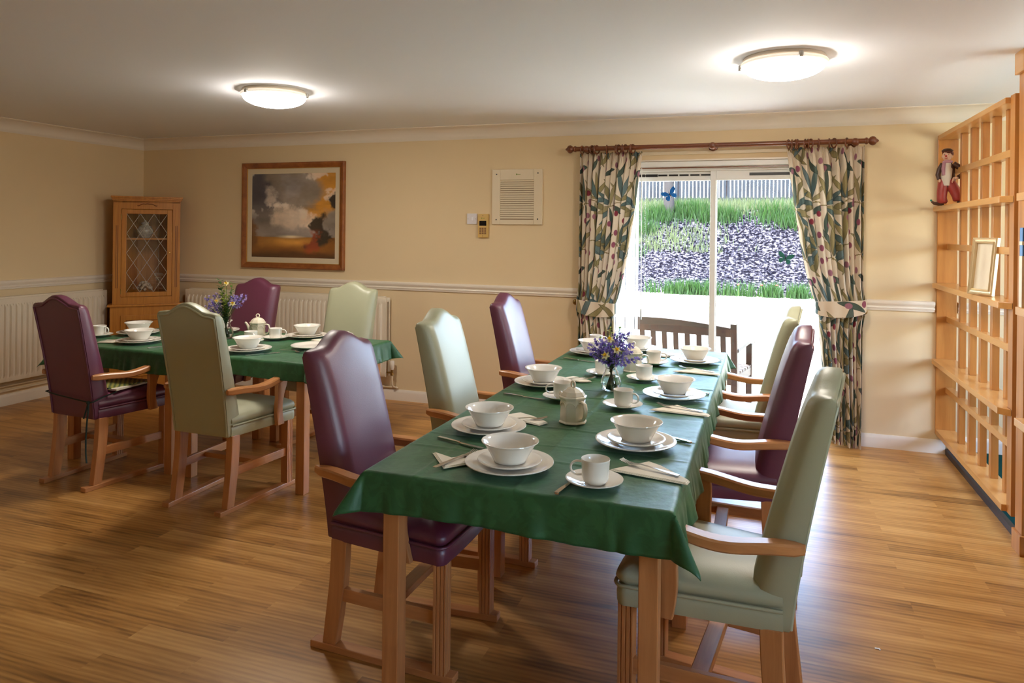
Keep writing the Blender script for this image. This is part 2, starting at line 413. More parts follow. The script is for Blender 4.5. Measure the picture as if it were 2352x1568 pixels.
# ------------------------------------------------------------------ patio door
def door():
    d = bpy.data.objects.new('door_1', None); C.objects.link(d); d.location = (0, 0, 0); d['kind'] = 'structure'
    d['label'] = 'white framed sliding patio door opening onto the garden'
    y0, y1 = YB+.045, YB+.115
    xa, xb = -1.27, .53
    bm = B()
    box(bm, DX0, xa, y0, y1, 0, DZ); box(bm, xb, DX1, y0, y1, 0, DZ); box(bm, xa, xb, y0, y1, 1.985, DZ); box(bm, xa, xb, y0, y1, 0, .035)
    obj('outer_frame', bm, M['upvc'], d, bevel=.003)
    for s, (a, b_, ya) in enumerate(((xa, -.345, y0+.035), (-.395, xb, y0+.008))):
        bm = B(); w = .05
        w0, w1 = (w, .042) if s == 0 else (.042, w)
        box(bm, a, a+w0, ya, ya+.028, .035, 1.985); box(bm, b_-w1, b_, ya, ya+.028, .035, 1.985)
        box(bm, a+w0, b_-w1, ya, ya+.028, 1.912, 1.985); box(bm, a+w0, b_-w1, ya, ya+.028, .035, .115)
        f = obj('sliding_panel', bm, M['upvc'], d, bevel=.003)
        obj('glass_pane', boxb(a+w0, b_-w1, ya+.012, ya+.018, .115, 1.912), M['glass'], f)
        bm = B()
        if s == 0:
            box(bm, a+w0+.05, -.80, ya-.006, ya-.0005, 1.945, 1.966)
            x = -.795
            while x < -.43: box(bm, x, x+.070, ya-.004, ya-.0005, 1.950, 1.963); x += .082
        else:
            box(bm, -.11, .42, ya-.006, ya-.0005, 1.945, 1.966)
        obj('trickle_vent', bm, M['black'], f)
    return d
door()
# plaster reveal lining is the wall itself; timber batten behind the pole
struct('trim_8', boxb(-1.42, .66, YB-.012, YB, 2.108, 2.135), M['vent'], bevel=.003)
struct('trim_9', boxb(DX0, DX1, YB-.006, YB+.05, 2.060, 2.072), M['trim'])
# unseen overhang outside, added to keep direct sun out of the room
struct('added_sun_shade', boxb(-7, 4, YB+.25, YB+1.30, 2.30, 2.40), M['upvc'])

# ------------------------------------------------------------------ vertical blind gathered at the left of the door
bl = thing('vertical_blind', 'white vertical blind bunched at left of the patio door', 'blind', (0, 0, 0))
bm = B(); box(bm, DX0+.03, DX1-.03, YB+.004, YB+.040, 2.018, 2.058); obj('headrail', bm, M['upvc'], bl, bevel=.004)
bm = B(); box(bm, DX0+.03, DX1-.03, YB+.002, YB+.012, 2.004, 2.012); obj('lower_rail', bm, M['mahogany'], bl)
for i in range(13):
    x = -1.255 + i*.0255
    bm = B(); a = .35 + .1*math.sin(i*2.1)
    dx, dy = .0445*math.sin(a)*.5, .0445*math.cos(a)*.42
    z0 = .06
    rows = []
    for t in range(5):
        q = t/4; sg = math.sin(q*PI)*.004
        rows.append((x-dx+2*dx*q+sg, YB+.024-dy+2*dy*q))
    poly = rows + [(u+.0012, v) for u, v in rows[::-1]]
    prism(bm, poly, z0, 2.004, 'z')
    obj('slat', bm, M['blind'], bl, smooth=40)
bm = B(); tube(bm, [(-.915, YB+.0, 2.01), (-.912, YB-.003, 1.5), (-.908, YB-.004, .90)], .0035, 6); obj('wand', bm, M['upvc'], bl, smooth=60)
bm = B(); lathe(bm, [(0, 0), (.006, .002), (.006, .08), (.004, .085), (0, .085)], 8, (-.908, YB-.004, .82)); obj('wand_handle', bm, M['chrome'], bl, smooth=40)
bm = B()
for k in range(70): sphere(bm, (-.885+.0*k, YB+.004, 2.0-.0145*k), .003, 6, 4)
obj('bead_chain', bm, M['upvc'], bl, smooth=60)

# ------------------------------------------------------------------ ceiling lights
dome = simple('lit_opal_glass', (1, .92, .81), .3, emit=48)
M['rim'] = simple('frosted_glass_rim', (.95, .86, .72), .3, emit=.5)
def ceiling_light(x, y, rot, label):
    t = thing('ceiling_light', label, 'light', (x, y, ZC), rot, 'round ceiling lights')
    bm = B(); lathe(bm, [(0, 0), (.194, 0), (.198, -.006), (.198, -.016), (.192, -.022), (0, -.022)], 48); obj('base_ring', bm, M['trim'], t, smooth=40)
    bm = B(); R = .215
    prof = [(.193, -.0425)]
    for i in range(1, 11):
        a = i/10
        prof.append((.195*math.cos(a*PI/2), -.042-.066*math.sin(a*PI/2)))
    prof[-1] = (0, -.108)
    lathe(bm, prof, 48); obj('glass_dome', bm, dome, t, smooth=50)
    bm = B(); lathe(bm, [(.16, -.023), (.206, -.023), (.210, -.031), (.206, -.038), (.192, -.0425), (.16, -.040)], 48); obj('glass_rim', bm, M['rim'], t, smooth=50)
    for k in range(3):
        a = k*2*PI/3
        bm = B()
        c = (.213*math.cos(a), .213*math.sin(a), .022)
        lathe(bm, [(0, -.068), (.009, -.068), (.011, -.064), (.011, -.042), (.009, -.040), (0, -.040)], 12, c)
        obj('clip', bm, M['chrome'], t, smooth=40)
    return t
ceiling_light(-2.985, 3.86, 2.37, 'round opal ceiling light above the left table')
ceiling_light(.085, 3.87, .87, 'round opal ceiling light on the right, near the patio door')
#ceiling_light(-2.985, .45, 1.2, 'round opal ceiling light on the left behind the camera')
#ceiling_light(.085, .45, .3, 'round opal ceiling light on the right behind the camera')
# ------------------------------------------------------------------ dining chairs  (local +y = the way the chair faces)
def half_w(y): return .190 + (.252-.190)*max(0, min(1, (y+.22)/.48))
def seat_rows():
    rows = []
    def loop(ins, z, bulge=0):
        pts = []
        y0, y1 = -.205+ins*.3, .262-ins
        n = 6
        rc = .035
        # right side back->front, front corner, front, left side
        for i in range(n+1):
            y = y0 + (y1-rc-y0)*i/n; pts.append((half_w(y)-ins+bulge, y, z))
        cx, cy = half_w(y1)-ins-rc, y1-rc
        for i in range(1, 5):
            a = i/5*PI/2; pts.append((cx+(rc+bulge)*math.cos(a), cy+(rc+bulge)*math.sin(a), z))
        for i in range(1, 8): pts.append((cx-2*cx*i/8, y1+bulge+.006*math.sin(PI*i/8), z))
        for i in range(4, 0, -1):
            a = i/5*PI/2; pts.append((-cx-(rc+bulge)*math.cos(a), cy+(rc+bulge)*math.sin(a), z))
        for i in range(n, -1, -1):
            y = y0 + (y1-rc-y0)*i/n; pts.append((-(half_w(y)-ins+bulge), y, z))
        return pts
    for ins, z, b in ((.012, .392, 0), (.002, .395, 0), (0, .402, 0), (0, .430, .001), (.002, .447, 0), (.010, .4555, 0), (.003, .463, 0),
                      (0, .475, .004), (.004, .492, .004), (.016, .506, 0), (.040, .518, 0), (.075, .528, 0), (.12, .533, 0), (.17, .535, 0)):
        rows.append(loop(ins, z, b))
    return rows
def weltpath(z=.4555, off=.0045):
    pts = []
    y0, y1, rc = -.205, .262, .035
    for i in range(7):
        y = y0+(y1-rc-y0)*i/6; pts.append((half_w(y)+off, y, z))
    cx, cy = half_w(y1)-rc, y1-rc
    for i in range(1, 5): a = i/5*PI/2; pts.append((cx+(rc+off)*math.cos(a), cy+(rc+off)*math.sin(a), z))
    for i in range(1, 8): pts.append((cx-2*cx*i/8, y1+off+.006*math.sin(PI*i/8), z))
    for i in range(4, 0, -1): a = i/5*PI/2; pts.append((-cx-(rc+off)*math.cos(a), cy+(rc+off)*math.sin(a), z))
    for i in range(6, -1, -1):
        y = y0+(y1-rc-y0)*i/6; pts.append((-(half_w(y)+off), y, z))
    return pts
ZT = 1.062
def topz(u):     # camel-back top edge, u in -1..1
    a = abs(u)
    if a > .80: return ZT - .004*smoothstep((a-.80)/.2)
    return ZT + .050*(1-a/.80)**2*(3-2*(1-a/.80)) - .004*math.sin(PI*a/.8)*(a > .5)
def rear_y(z): # back of the backrest
    t = (z-.395)/(ZT-.395); return -.222 - .118*t**1.25
def thick(z):
    t = (z-.395)/(ZT-.395); return .118 - .048*min(1, max(0, t))
def bw(z):
    t = (z-.395)/(ZT-.395); return .186 + .011*min(1, t)
def back_mesh():
    bm = B(); rows = []
    ts = [0, .01, .04] + [.08+.86*i/14 for i in range(15)] + [.965, .982, .994, 1.0]
    ins = lambda t: (.008 if t == 0 else 0) + (0 if t < .95 else {0.965: .0015, .982: .006, .994: .014, 1.0: .026}.get(t, 0))
    nf, ns = 14, 5
    for t in ts:
        k = ins(t); row = []
        def P(u, front):
            zt = topz(u); z = .395 + (zt-.395)*t
            w = bw(z) - (k*.5 if t > .9 else k)
            th = thick(z)
            yr = rear_y(z) + k*.45
            puff = .022*(1-u**4)*smoothstep(t*5)*(1-.6*smoothstep((t-.8)/.2))
            yf = rear_y(z) + th - k + puff*(.6)
            return (w*u, yf if front else yr, z)
        rad = .022
        front = [P(-1+2*i/nf, True) for i in range(nf+1)]
        back = [P(1-2*i/nf, False) for i in range(nf+1)]
        # round the front vertical corners
        def rnd(p): return p
        f2 = []
        for i, p in enumerate(front):
            u = -1+2*i/nf; d = (1-abs(u))*bw(p[2])
            f2.append((p[0], p[1] - (max(0, rad-d)**2)/rad*1.0, p[2]))
        # side points between front edge and back edge
        a, b_ = f2[-1], back[0]; side = [tuple(a[j]+(b_[j]-a[j])*q + (.004*math.sin(PI*q) if j == 0 else 0) for j in range(3)) for q in (.33, .66)]
        c, d_ = back[-1], f2[0]; side2 = [tuple(c[j]+(d_[j]-c[j])*q - (.004*math.sin(PI*q) if j == 0 else 0) for j in range(3)) for q in (.33, .66)]
        rows.append(f2 + side + back + side2)
    R = loft(bm, rows, True, True, False)
    top = R[-1]; f = top[:nf+1]; b = top[nf+3:2*nf+4][::-1]
    for i in range(nf): bm.faces.new((f[i], f[i+1], b[i+1], b[i]))
    bm.faces.new((f[nf], top[nf+1], top[nf+2], b[nf])); bm.faces.new((b[0], top[-2], top[-1], f[0]))
    bmesh.ops.recalc_face_normals(bm, faces=bm.faces[:])
    return bm
def back_pipe():
    pts = []; q = .010
    for i in range(13): z = .402+(topz(1)-.402-.022)*i/12; pts.append((bw(z)-q, rear_y(z)-.001, z))
    for i in range(1, 24):
        u = 1-2*i/24; z = topz(u)-.020; pts.append(((bw(z)-q)*u, rear_y(z)-.001, z))
    for i in range(12, -1, -1): z = .402+(topz(1)-.402-.022)*i/12; pts.append((-bw(z)+q, rear_y(z)-.001, z))
    return pts
def arm_bm(s):
    bm = B(); rows = []
    n = 16
    for i in range(n+1):
        t = i/n; y = -.262 + .432*t
        cxx = .212 + .046*smoothstep(t*1.5) - .004*smoothstep((t-.7)/.3)
        w = .021 + .006*math.sin(PI*min(1, t*1.1)) + .004*smoothstep((t-.6)/.4)
        if t < .12: w *= math.sqrt(max(.12, 1-((.12-t)/.12)**2))
        if t > .93: w *= math.sqrt(max(.3, 1-((t-.93)/.07)**2))
        z = .660 - .010*math.sin(PI*smoothstep((t-.1)/.8)) + .014*smoothstep((t-.35)/.6)
        h = .033 if t > .05 else .028
        r = .006
        sec = [(-w, -h+r), (-w+r, -h), (w-r, -h), (w, -h+r), (w, -r), (w-r, 0), (-w+r, 0), (-w, -r)]
        rows.append([(s*(cxx+u), y, z+v) for u, v in (sec if s > 0 else sec[::-1])])
    loft(bm, rows); bmesh.ops.recalc_face_normals(bm, faces=bm.faces[:]); return bm
def post_bm(s):
    bm = B(); rows = []
    n = 10
    for i in range(n+1):
        t = i/n; z = .392 + (.640-.392)*t
        y = .118 - .020*math.sin(PI*t*1.0)*(t < 1) + .004*t
        fw = .031 + .016*smoothstep((t-.55)/.45) - .004*math.sin(PI*t)
        x = .247 + .008*smoothstep((t-.2)/.5)
        h = .013
        rows.append([(s*(x-h+.002), y-fw, z), (s*(x+h), y-fw, z), (s*(x+h), y+fw*.8, z), (s*(x-h+.002), y+fw*.8, z)])
    loft(bm, rows); bmesh.ops.recalc_face_normals(bm, faces=bm.faces[:]); return bm
def front_leg(s):
    bm = B(); w = .0225; cx, cy = s*.206, .2345
    def flute(a, b, n=3):   # notched edge from a to b
        out = []; L = Vector(b)-Vector(a); nrm = Vector((L.y, -L.x)).normalized()
        for k in range(n):
            t0 = (k+.72)/(n+.2); 
            for q, d in ((-.055, 0), (0, .0035), (.055, 0)):
                p = Vector(a)+L*(t0+q) - nrm*d; out.append((p.x, p.y))
        return out
    p = [(cx-w, cy-w), (cx+w, cy-w)] + (flute((cx+w, cy-w), (cx+w, cy+w))) + [(cx+w, cy+w)] + flute((cx+w, cy+w), (cx-w, cy+w)) + [(cx-w, cy+w)] + flute((cx-w, cy+w), (cx-w, cy-w))
    prism(bm, p, .024, .398, 'z'); return bm
def rear_leg(s):
    prof_b = [(-.237, .024), (-.226, .12), (-.212, .24), (-.207, .32), (-.205, .400)]
    prof_f = [(-.184, .024), (-.168, .12), (-.152, .24), (-.146, .32), (-.143, .400)]
    bm = B(); rows = []
    for (yb, z), (yf, _) in zip(prof_b, prof_f):
        x0 = s*.158; x1 = s*.197
        a, b = min(x0, x1), max(x0, x1)
        rows.append([(a, yb, z), (b, yb, z), (b, yf, z), (a, yf, z)])
    loft(bm, rows); bmesh.ops.recalc_face_normals(bm, faces=bm.faces[:]); return bm
def make_chair(col):
    vm, pm = (M['purple'], M['purple_pipe']) if col == 'purple' else (M['green'], M['green_pipe'])
    t = thing('dining_chair', col, 'chair', (0, 0, 0))
    bm = B(); loft(bm, seat_rows()); bmesh.ops.recalc_face_normals(bm, faces=bm.faces[:])
    st = obj('seat', bm, vm, t, smooth=55)
    bm = B(); tube(bm, weltpath(), .0056, 8); obj('piping', bm, vm, st, smooth=60)
    bk = obj('backrest', back_mesh(), vm, t, smooth=50)
    bm = B(); tube(bm, back_pipe(), .0062, 8); obj('piping', bm, vm, bk, smooth=60)
    for s in (-1, 1):
        a = obj('armrest', arm_bm(s), M['beech_y'], t, smooth=35)
        obj('arm_support', post_bm(s), M['beech'], t, bevel=.003)
        obj('leg', front_leg(s), M['beech'], t)
        obj('leg', rear_leg(s), M['beech'], t, bevel=.003)
        bm = B(); bar(bm, (s*.176, -.286, .0125), (s*.206, .287, .0125), .045, .025); obj('runner', bm, M['beech_y'], t, bevel=.003)
        bm = B(); bar(bm, (s*.178, -.190, .205), (s*.205, .22, .205), .022, .046); obj('side_stretcher', bm, M['beech_y'], t, bevel=.002)
    bm = B(); box(bm, -.184, .184, -.002, .052, .190, .218); obj('cross_stretcher', bm, M['beech_x'], t, bevel=.003)
    return t
cp = make_chair('purple'); cg = make_chair('green')
used = set()
def place_chair(col, x, y, deg, label, group):
    p = cp if col == 'purple' else cg
    if col in used: return dup(p, (x, y, 0), math.radians(deg), label, group)
    used.add(col); p.location = (x, y, 0); p.rotation_euler = (0, 0, math.radians(deg)); p['label'] = label; p['group'] = group
    return p
g1, g2 = 'chairs around the long table', 'chairs around the left table'
place_chair('purple', -1.240, 2.405, -90, 'purple vinyl armchair nearest the camera, left side of long table', g1)
place_chair('green', -1.235, 3.290, -90, 'sage green vinyl armchair in the middle of the long table left side', g1)
place_chair('purple', -1.245, 4.305, -90, 'purple vinyl armchair at the far left side of long table', g1)
place_chair('green', -.122, 2.345, 83.5, 'sage green vinyl armchair nearest the camera, right side of long table', g1)
place_chair('purple', -.145, 3.347, 90, 'purple vinyl armchair in the middle of the long table right side', g1)
place_chair('green', -.150, 4.245, 86, 'sage green vinyl armchair at the far right side beside patio door', g1)
place_chair('purple', -3.776, 3.335, -3.9, 'purple vinyl armchair with dark cord tied around its back', g2)
place_chair('green', -2.836, 3.312, -1.2, 'sage green vinyl armchair seen from behind at the left table', g2)
place_chair('purple', -3.80, 4.43, 180, 'purple vinyl armchair facing the camera in front of radiator', g2)
place_chair('green', -2.915, 4.41, 180, 'sage green vinyl armchair facing the camera behind the left table', g2)

# cord tied round the back of the left purple chair
Mx = Matrix.Translation((-3.776, 3.335, 0)) @ Matrix.Rotation(math.radians(-3.9), 4, 'Z')
bm = B()
loopz = .535
pts = [(-.203, -.10, loopz), (-.205, -.17, loopz-.004), (-.201, -.249, loopz-.006), (-.10, -.253, loopz-.016), (.05, -.254, loopz-.026), (.185, -.253, loopz-.034), (.202, -.247, loopz-.03), (.204, -.18, loopz-.012), (.204, -.10, loopz)]
tube(bm, pts, .004, 6)
tube(bm, [(.172, -.256, .500), (.170, -.262, .47), (.160, -.264, .44), (.150, -.266, .41)], .0045, 6)
tube(bm, [(.176, -.256, .500), (.184, -.264, .46), (.179, -.268, .38), (.178, -.272, .30), (.183, -.275, .22), (.195, -.278, .165)], .0045, 6)
sphere(bm, (.174, -.257, .500), .011, 8, 6)
bm.transform(Mx)
tag(obj('tie_cord', bm, M['cord'], smooth=60), 'dark green cord tied round the left purple chair with hanging ends', 'cord')
# folded papers on its seat
def papers():
    for i, (z, mt, nm, lab, s) in enumerate(((.537, 'page', 'newspaper', 'folded newspaper lowest on the left purple chair seat', 1), (.5445, 'paper_print', 'magazine', 'yellow and green patterned leaflet on top of folded newspaper', .86))):
        bm = B(); h = .006 if i == 0 else .003
        rows = []
        for k in range(9):
            y = -.11*s + .30*s*k/8
            b_ = .0045*math.sin(k*1.3+i)+.004
            rows.append([(-.15*s, y, z-.002), (.175*s, y, z-.002), (.175*s, y, z+h+b_*.5), (-.15*s, y, z+h+b_*.5)])
        loft(bm, rows); bmesh.ops.recalc_face_normals(bm, faces=bm.faces[:])
        bm.transform(Mx @ Matrix.Rotation(.12-.2*i, 4, 'Z'))
        tag(obj(nm, bm, M[mt], smooth=30), lab, 'newspaper')
m_, nt_, b_ = mat('printed_leaflet')
tc_ = N(nt_, 'ShaderNodeTexCoord'); ck = N(nt_, 'ShaderNodeTexChecker'); ck.inputs['Scale'].default_value = 55
ck.inputs[1].default_value = (.45, .42, .10, 1); ck.inputs[2].default_value = (.05, .10, .05, 1)
nt_.links.new(tc_.outputs['Object'], ck.inputs['Vector']); nt_.links.new(ck.outputs[0], b_.inputs['Base Color'])
M['paper_print'] = m_
papers()

# ------------------------------------------------------------------ tables and cloths
TW = .93; TZ = .745
def make_table():
    t = thing('dining_table', 'x', 'table'); h = TW/2
    obj('tabletop', boxb(-h, h, -h, h, TZ-.026, TZ), M['beech_x'], t, bevel=.003)
    for sx in (-1, 1):
        for sy in (-1, 1):
            bm = B(); cx, cy = sx*(h-.066), sy*(h-.066)
            box(bm, cx-.0275, cx+.0275, cy-.0275, cy+.0275, 0, TZ-.026); obj('leg', bm, M['beech'], t, bevel=.003)
    bm = B(); k = h-.058
    for s in (-1, 1):
        box(bm, -k+.02, k-.02, s*k-.01, s*k+.01, TZ-.092, TZ-.026)
        box(bm, s*k-.01, s*k+.01, -k+.02, k-.02, TZ-.092, TZ-.026)
    obj('apron', bm, M['beech_x'], t, bevel=.002)
    return t
def cloth_mat():
    m, nt, b = mat('bottle_green_damask')
    tc = N(nt, 'ShaderNodeTexCoord')
    n = N(nt, 'ShaderNodeTexNoise'); n.inputs['Scale'].default_value = 13; n.inputs['Detail'].default_value = 3; n.inputs['Distortion'].default_value = 2.2
    nt.links.new(tc.outputs['Object'], n.inputs['Vector'])
    r = N(nt, 'ShaderNodeValToRGB'); r.color_ramp.elements[0].position = .47; r.color_ramp.elements[1].position = .55
    r.color_ramp.elements[0].color = (.016, .090, .026, 1); r.color_ramp.elements[1].color = (.022, .110, .034, 1)
    nt.links.new(n.outputs['Fac'], r.inputs[0]); nt.links.new(r.outputs[0], b.inputs['Base Color'])
    r2 = N(nt, 'ShaderNodeMapRange'); r2.inputs[3].default_value = .50; r2.inputs[4].default_value = .42
    nt.links.new(n.outputs['Fac'], r2.inputs[0]); nt.links.new(r2.outputs[0], b.inputs['Roughness'])
    b.inputs['Sheen Weight'].default_value = .2; b.inputs['Sheen Roughness'].default_value = .4; b.inputs['Sheen Tint'].default_value = (.60, .82, .66, 1)
    b.inputs['Specular IOR Level'].default_value = .5
    w = N(nt, 'ShaderNodeTexNoise'); w.inputs['Scale'].default_value = 700
    nt.links.new(tc.outputs['Object'], w.inputs['Vector'])
    c = N(nt, 'ShaderNodeTexNoise'); c.inputs['Scale'].default_value = 18; c.inputs['Detail'].default_value = 4
    nt.links.new(tc.outputs['Object'], c.inputs['Vector'])
    ad = N(nt, 'ShaderNodeMath', operation='MULTIPLY_ADD'); ad.inputs[1].default_value = .05
    nt.links.new(w.outputs['Fac'], ad.inputs[0]); nt.links.new(c.outputs['Fac'], ad.inputs[2])
    bp = N(nt, 'ShaderNodeBump'); bp.inputs['Strength'].default_value = .32; bp.inputs['Distance'].default_value = .007
    nt.links.new(ad.outputs[0], bp.inputs['Height']); nt.links.new(bp.outputs[0], b.inputs['Normal'])
    return m
M['cloth'] = cloth_mat()
def cloth(cx, cy, hx, hy, ov, zt, seed, label, open_sides=(), folds=(0, 0)):
    """drape a rectangular cloth over a table of half size hx, hy. ov = overhang (x-,x+,y-,y+). Sides in open_sides lie flat (on the next table)."""
    rs = np.random.default_rng(seed)
    n = 150
    ox0, ox1, oy0, oy1 = ov
    xs = np.linspace(-hx-ox0, hx+ox1, n); ys = np.linspace(-hy-oy0, hy+oy1, n)
    X, Y = np.meshgrid(xs, ys, indexing='ij')
    dx = np.where(X > hx, X-hx, np.where(X < -hx, -hx-X, 0)); sx = np.sign(X)
    dy = np.where(Y > hy, Y-hy, np.where(Y < -hy, -hy-Y, 0)); sy = np.sign(Y)
    flat = np.zeros_like(X)
    if 'y+' in open_sides: flat = np.where((Y > hy), 1, flat)
    if 'y-' in open_sides: flat = np.where((Y < -hy), 1, flat)
    if 'x-' in open_sides: flat = np.where((X < -hx), 1, flat)
    dyh = np.where(flat == 1, 0, dy) if ('y+' in open_sides or 'y-' in open_sides) else dy
    dxh = np.where(flat == 1, 0, dx) if 'x-' in open_sides else dx
    r = np.hypot(dxh, dyh)
    th = np.arctan2(dyh, np.maximum(dxh, 1e-9))
    corner = np.sin(2*th)
    corner = np.where((dxh > 0) & (dyh > 0), corner, 0)
    ph = rs.uniform(0, 6.28, 8)
    # vertical folds along the hanging sides
    along = np.where(dxh > dyh, Y, X)
    wob = sum(np.sin(along*k+p)/(i+1.5) for i, (k, p) in enumerate(zip((11, 19, 33, 57, 84), ph)))
    fold = wob*.055*np.minimum(1, r/.05)*(1-corner)
    rad = .014
    h = r*(.10+.50*corner**1.5) + r*np.abs(fold)*2.2
    h = np.minimum(h, r*.85)
    drop = np.sqrt(np.maximum(r*r-h*h, 0))
    # rounded bend at the table edge
    k = np.minimum(r/rad, 1.0)
    drop = drop*(.35+.65*k) ; h = h + rad*.5*np.sin(k*PI/2)
    dirx = np.where(r > 0, np.cos(th)*sx, 0); diry = np.where(r > 0, np.sin(th)*sy, 0)
    px = np.clip(X, -hx, hx)*(dxh > 0) + X*(dxh == 0); py = np.clip(Y, -hy, hy)*(dyh > 0) + Y*(dyh == 0)
    wx = px + dirx*h; wy = py + diry*h
    # light crumple and pressed fold lines on the flat
    z = zt - drop
    crum = .0012*(np.sin(X*23+Y*9+ph[0])+np.sin(Y*31-X*7+ph[1]) + np.sin((X+Y)*17+ph[2]))*.5
    lines = .0036*(np.exp(-((X-.02)/.0055)**2) + np.exp(-((Y+.18+.01*np.sin(X*6))/.0055)**2) + np.exp(-((Y-.20)/.006)**2)+ np.exp(-((Y+.02-.006*np.sin(X*9))/.005)**2)*.7 + np.exp(-((X+.30)/.006)**2)*.6 + np.exp(-((X-.30)/.006)**2)*.6)
    z = z + (crum+lines+.0012)*(r == 0)
    hem = .006*np.sin(along*7+ph[5])*np.minimum(1, r/.05)
    z = z + hem*(1-corner)
    bm = B()
    V = [[bm.verts.new((wx[i, j], wy[i, j], z[i, j])) for j in range(n)] for i in range(n)]
    for i in range(n-1):
        for j in range(n-1): bm.faces.new((V[i][j], V[i+1][j], V[i+1][j+1], V[i][j+1]))
    o = obj('tablecloth', bm, M['cloth'], smooth=60, loc=(cx, cy, 0))
    sd = o.modifiers.new('solid', 'SOLIDIFY'); sd.thickness = .0016; sd.offset = 1
    return tag(o, label, 'tablecloth', 'green tablecloths')
t0 = make_table()
TX = -.69
gt = 'square dining tables'
t0.location = (TX, 2.42, 0); t0['label'] = 'square beech table nearest the camera, front of the long row'; t0['group'] = gt
dup(t0, (TX, 3.352, 0), 0, 'square beech table in the middle of the long row', gt)
dup(t0, (TX, 4.284, 0), 0, 'square beech table at the far end of the long row by door', gt)
dup(t0, (-3.812, 3.868, 0), 0, 'square beech table in front of the corner cabinet', gt)
dup(t0, (-2.863, 3.868, 0), 0, 'square beech table right half of the left pair', gt)
hh = TW/2+.002
cloth(TX, 4.284, hh, hh, (.10, .10, .03, .10), TZ+.002, 1, 'bottle green tablecloth on the far end of the long row', ('y-',))
cloth(TX, 3.352, hh, hh, (.11, .105, .03, .02), TZ+.0065, 2, 'bottle green tablecloth in the middle of the long row', ('y-', 'y+'))
cloth(TX, 2.42, hh, hh, (.105, .125, .115, .035), TZ+.011, 3, 'bottle green tablecloth nearest the camera', ('y+',))
cloth(-3.812, 3.868, hh, hh, (.13, .0, .125, .11), TZ+.002, 4, 'bottle green tablecloth on left table nearest the corner cabinet')
cloth(-2.863, 3.868, hh, hh, (.06, .12, .095, .10), TZ+.0065, 5, 'bottle green tablecloth on right half of the left table', ('x-',))
# ------------------------------------------------------------------ tableware
def top_z(x, y):
    if x < -2: return .7520 if x < -3.39 else .7570
    return .7620 if y < 2.90 else (.7575 if y < 3.83 else .7530)
def proto_plate(name, r, h, foot):
    bm = B()
    lathe(bm, [(0, .004), (foot*.9, .003), (foot, 0), (foot+.004, .001), (r*.70, .006), (r*.86, h*.62), (r-.002, h-.003), (r, h-.001), (r-.001, h+.001), (r-.004, h+.001),
               (r*.86, h*.62+.005), (r*.72, .011), (r*.62, .0085), (0, .008)], 56)
    bmesh.ops.recalc_face_normals(bm, faces=bm.faces[:]); return bm
P_dinner = obj('dinner_plate', proto_plate('d', .140, .021, .085), M['china'], smooth=50)
P_side = obj('side_plate', proto_plate('s', .1015, .017, .062), M['china'], smooth=50)
bm = B()
lathe(bm, [(0, .005), (.046, .004), (.048, 0), (.051, .001), (.055, .010), (.066, .030), (.079, .052), (.088, .061), (.0905, .0625), (.090, .0645), (.086, .064), (.077, .056),
           (.063, .034), (.051, .014), (.038, .008), (0, .0075)], 56)
bmesh.ops.recalc_face_normals(bm, faces=bm.faces[:])
P_bowl = obj('bowl', bm, M['china'], smooth=50)
bm = B()
lathe(bm, [(0, .004), (.034, .003), (.036, 0), (.040, .001), (.060, .008), (.080, .016), (.0845, .0185), (.0845, .0205), (.080, .020), (.060, .0125), (.040, .0065), (.030, .0055), (.029, .0045), (0, .0045)], 48)
bmesh.ops.recalc_face_normals(bm, faces=bm.faces[:])
P_saucer = obj('saucer', bm, M['china'], smooth=50)
P_cup = thing('cup', 'x', 'cup')
bm = B()
lathe(bm, [(0, .004), (.026, .003), (.028, 0), (.031, .002), (.037, .010), (.040, .020), (.0405, .045), (.0418, .066), (.0428, .070), (.0418, .0715), (.0396, .069), (.0382, .045), (.037, .020), (.030, .010), (0, .008)], 48)
bmesh.ops.recalc_face_normals(bm, faces=bm.faces[:])
obj('body', bm, M['china'], P_cup, smooth=50)
bm = B()
pts = [(.0395, 0, .060)] + [(.052+.021*math.sin(a), 0, .041+.020*math.cos(a)) for a in np.linspace(0.0, PI*.98, 12)] + [(.039, 0, .022)]
P_, T_, N_ = frames(pts)
rows = []
for p, t, n in zip(P_, T_, N_):
    b2 = t.cross(n); rows.append([tuple(p+n*(.0035*math.cos(q))+b2*(.0055*math.sin(q))) for q in np.linspace(0, 2*PI, 9)[:-1]])
loft(bm, rows); bmesh.ops.recalc_face_normals(bm, faces=bm.faces[:])
obj('handle', bm, M['china'], P_cup, smooth=70)

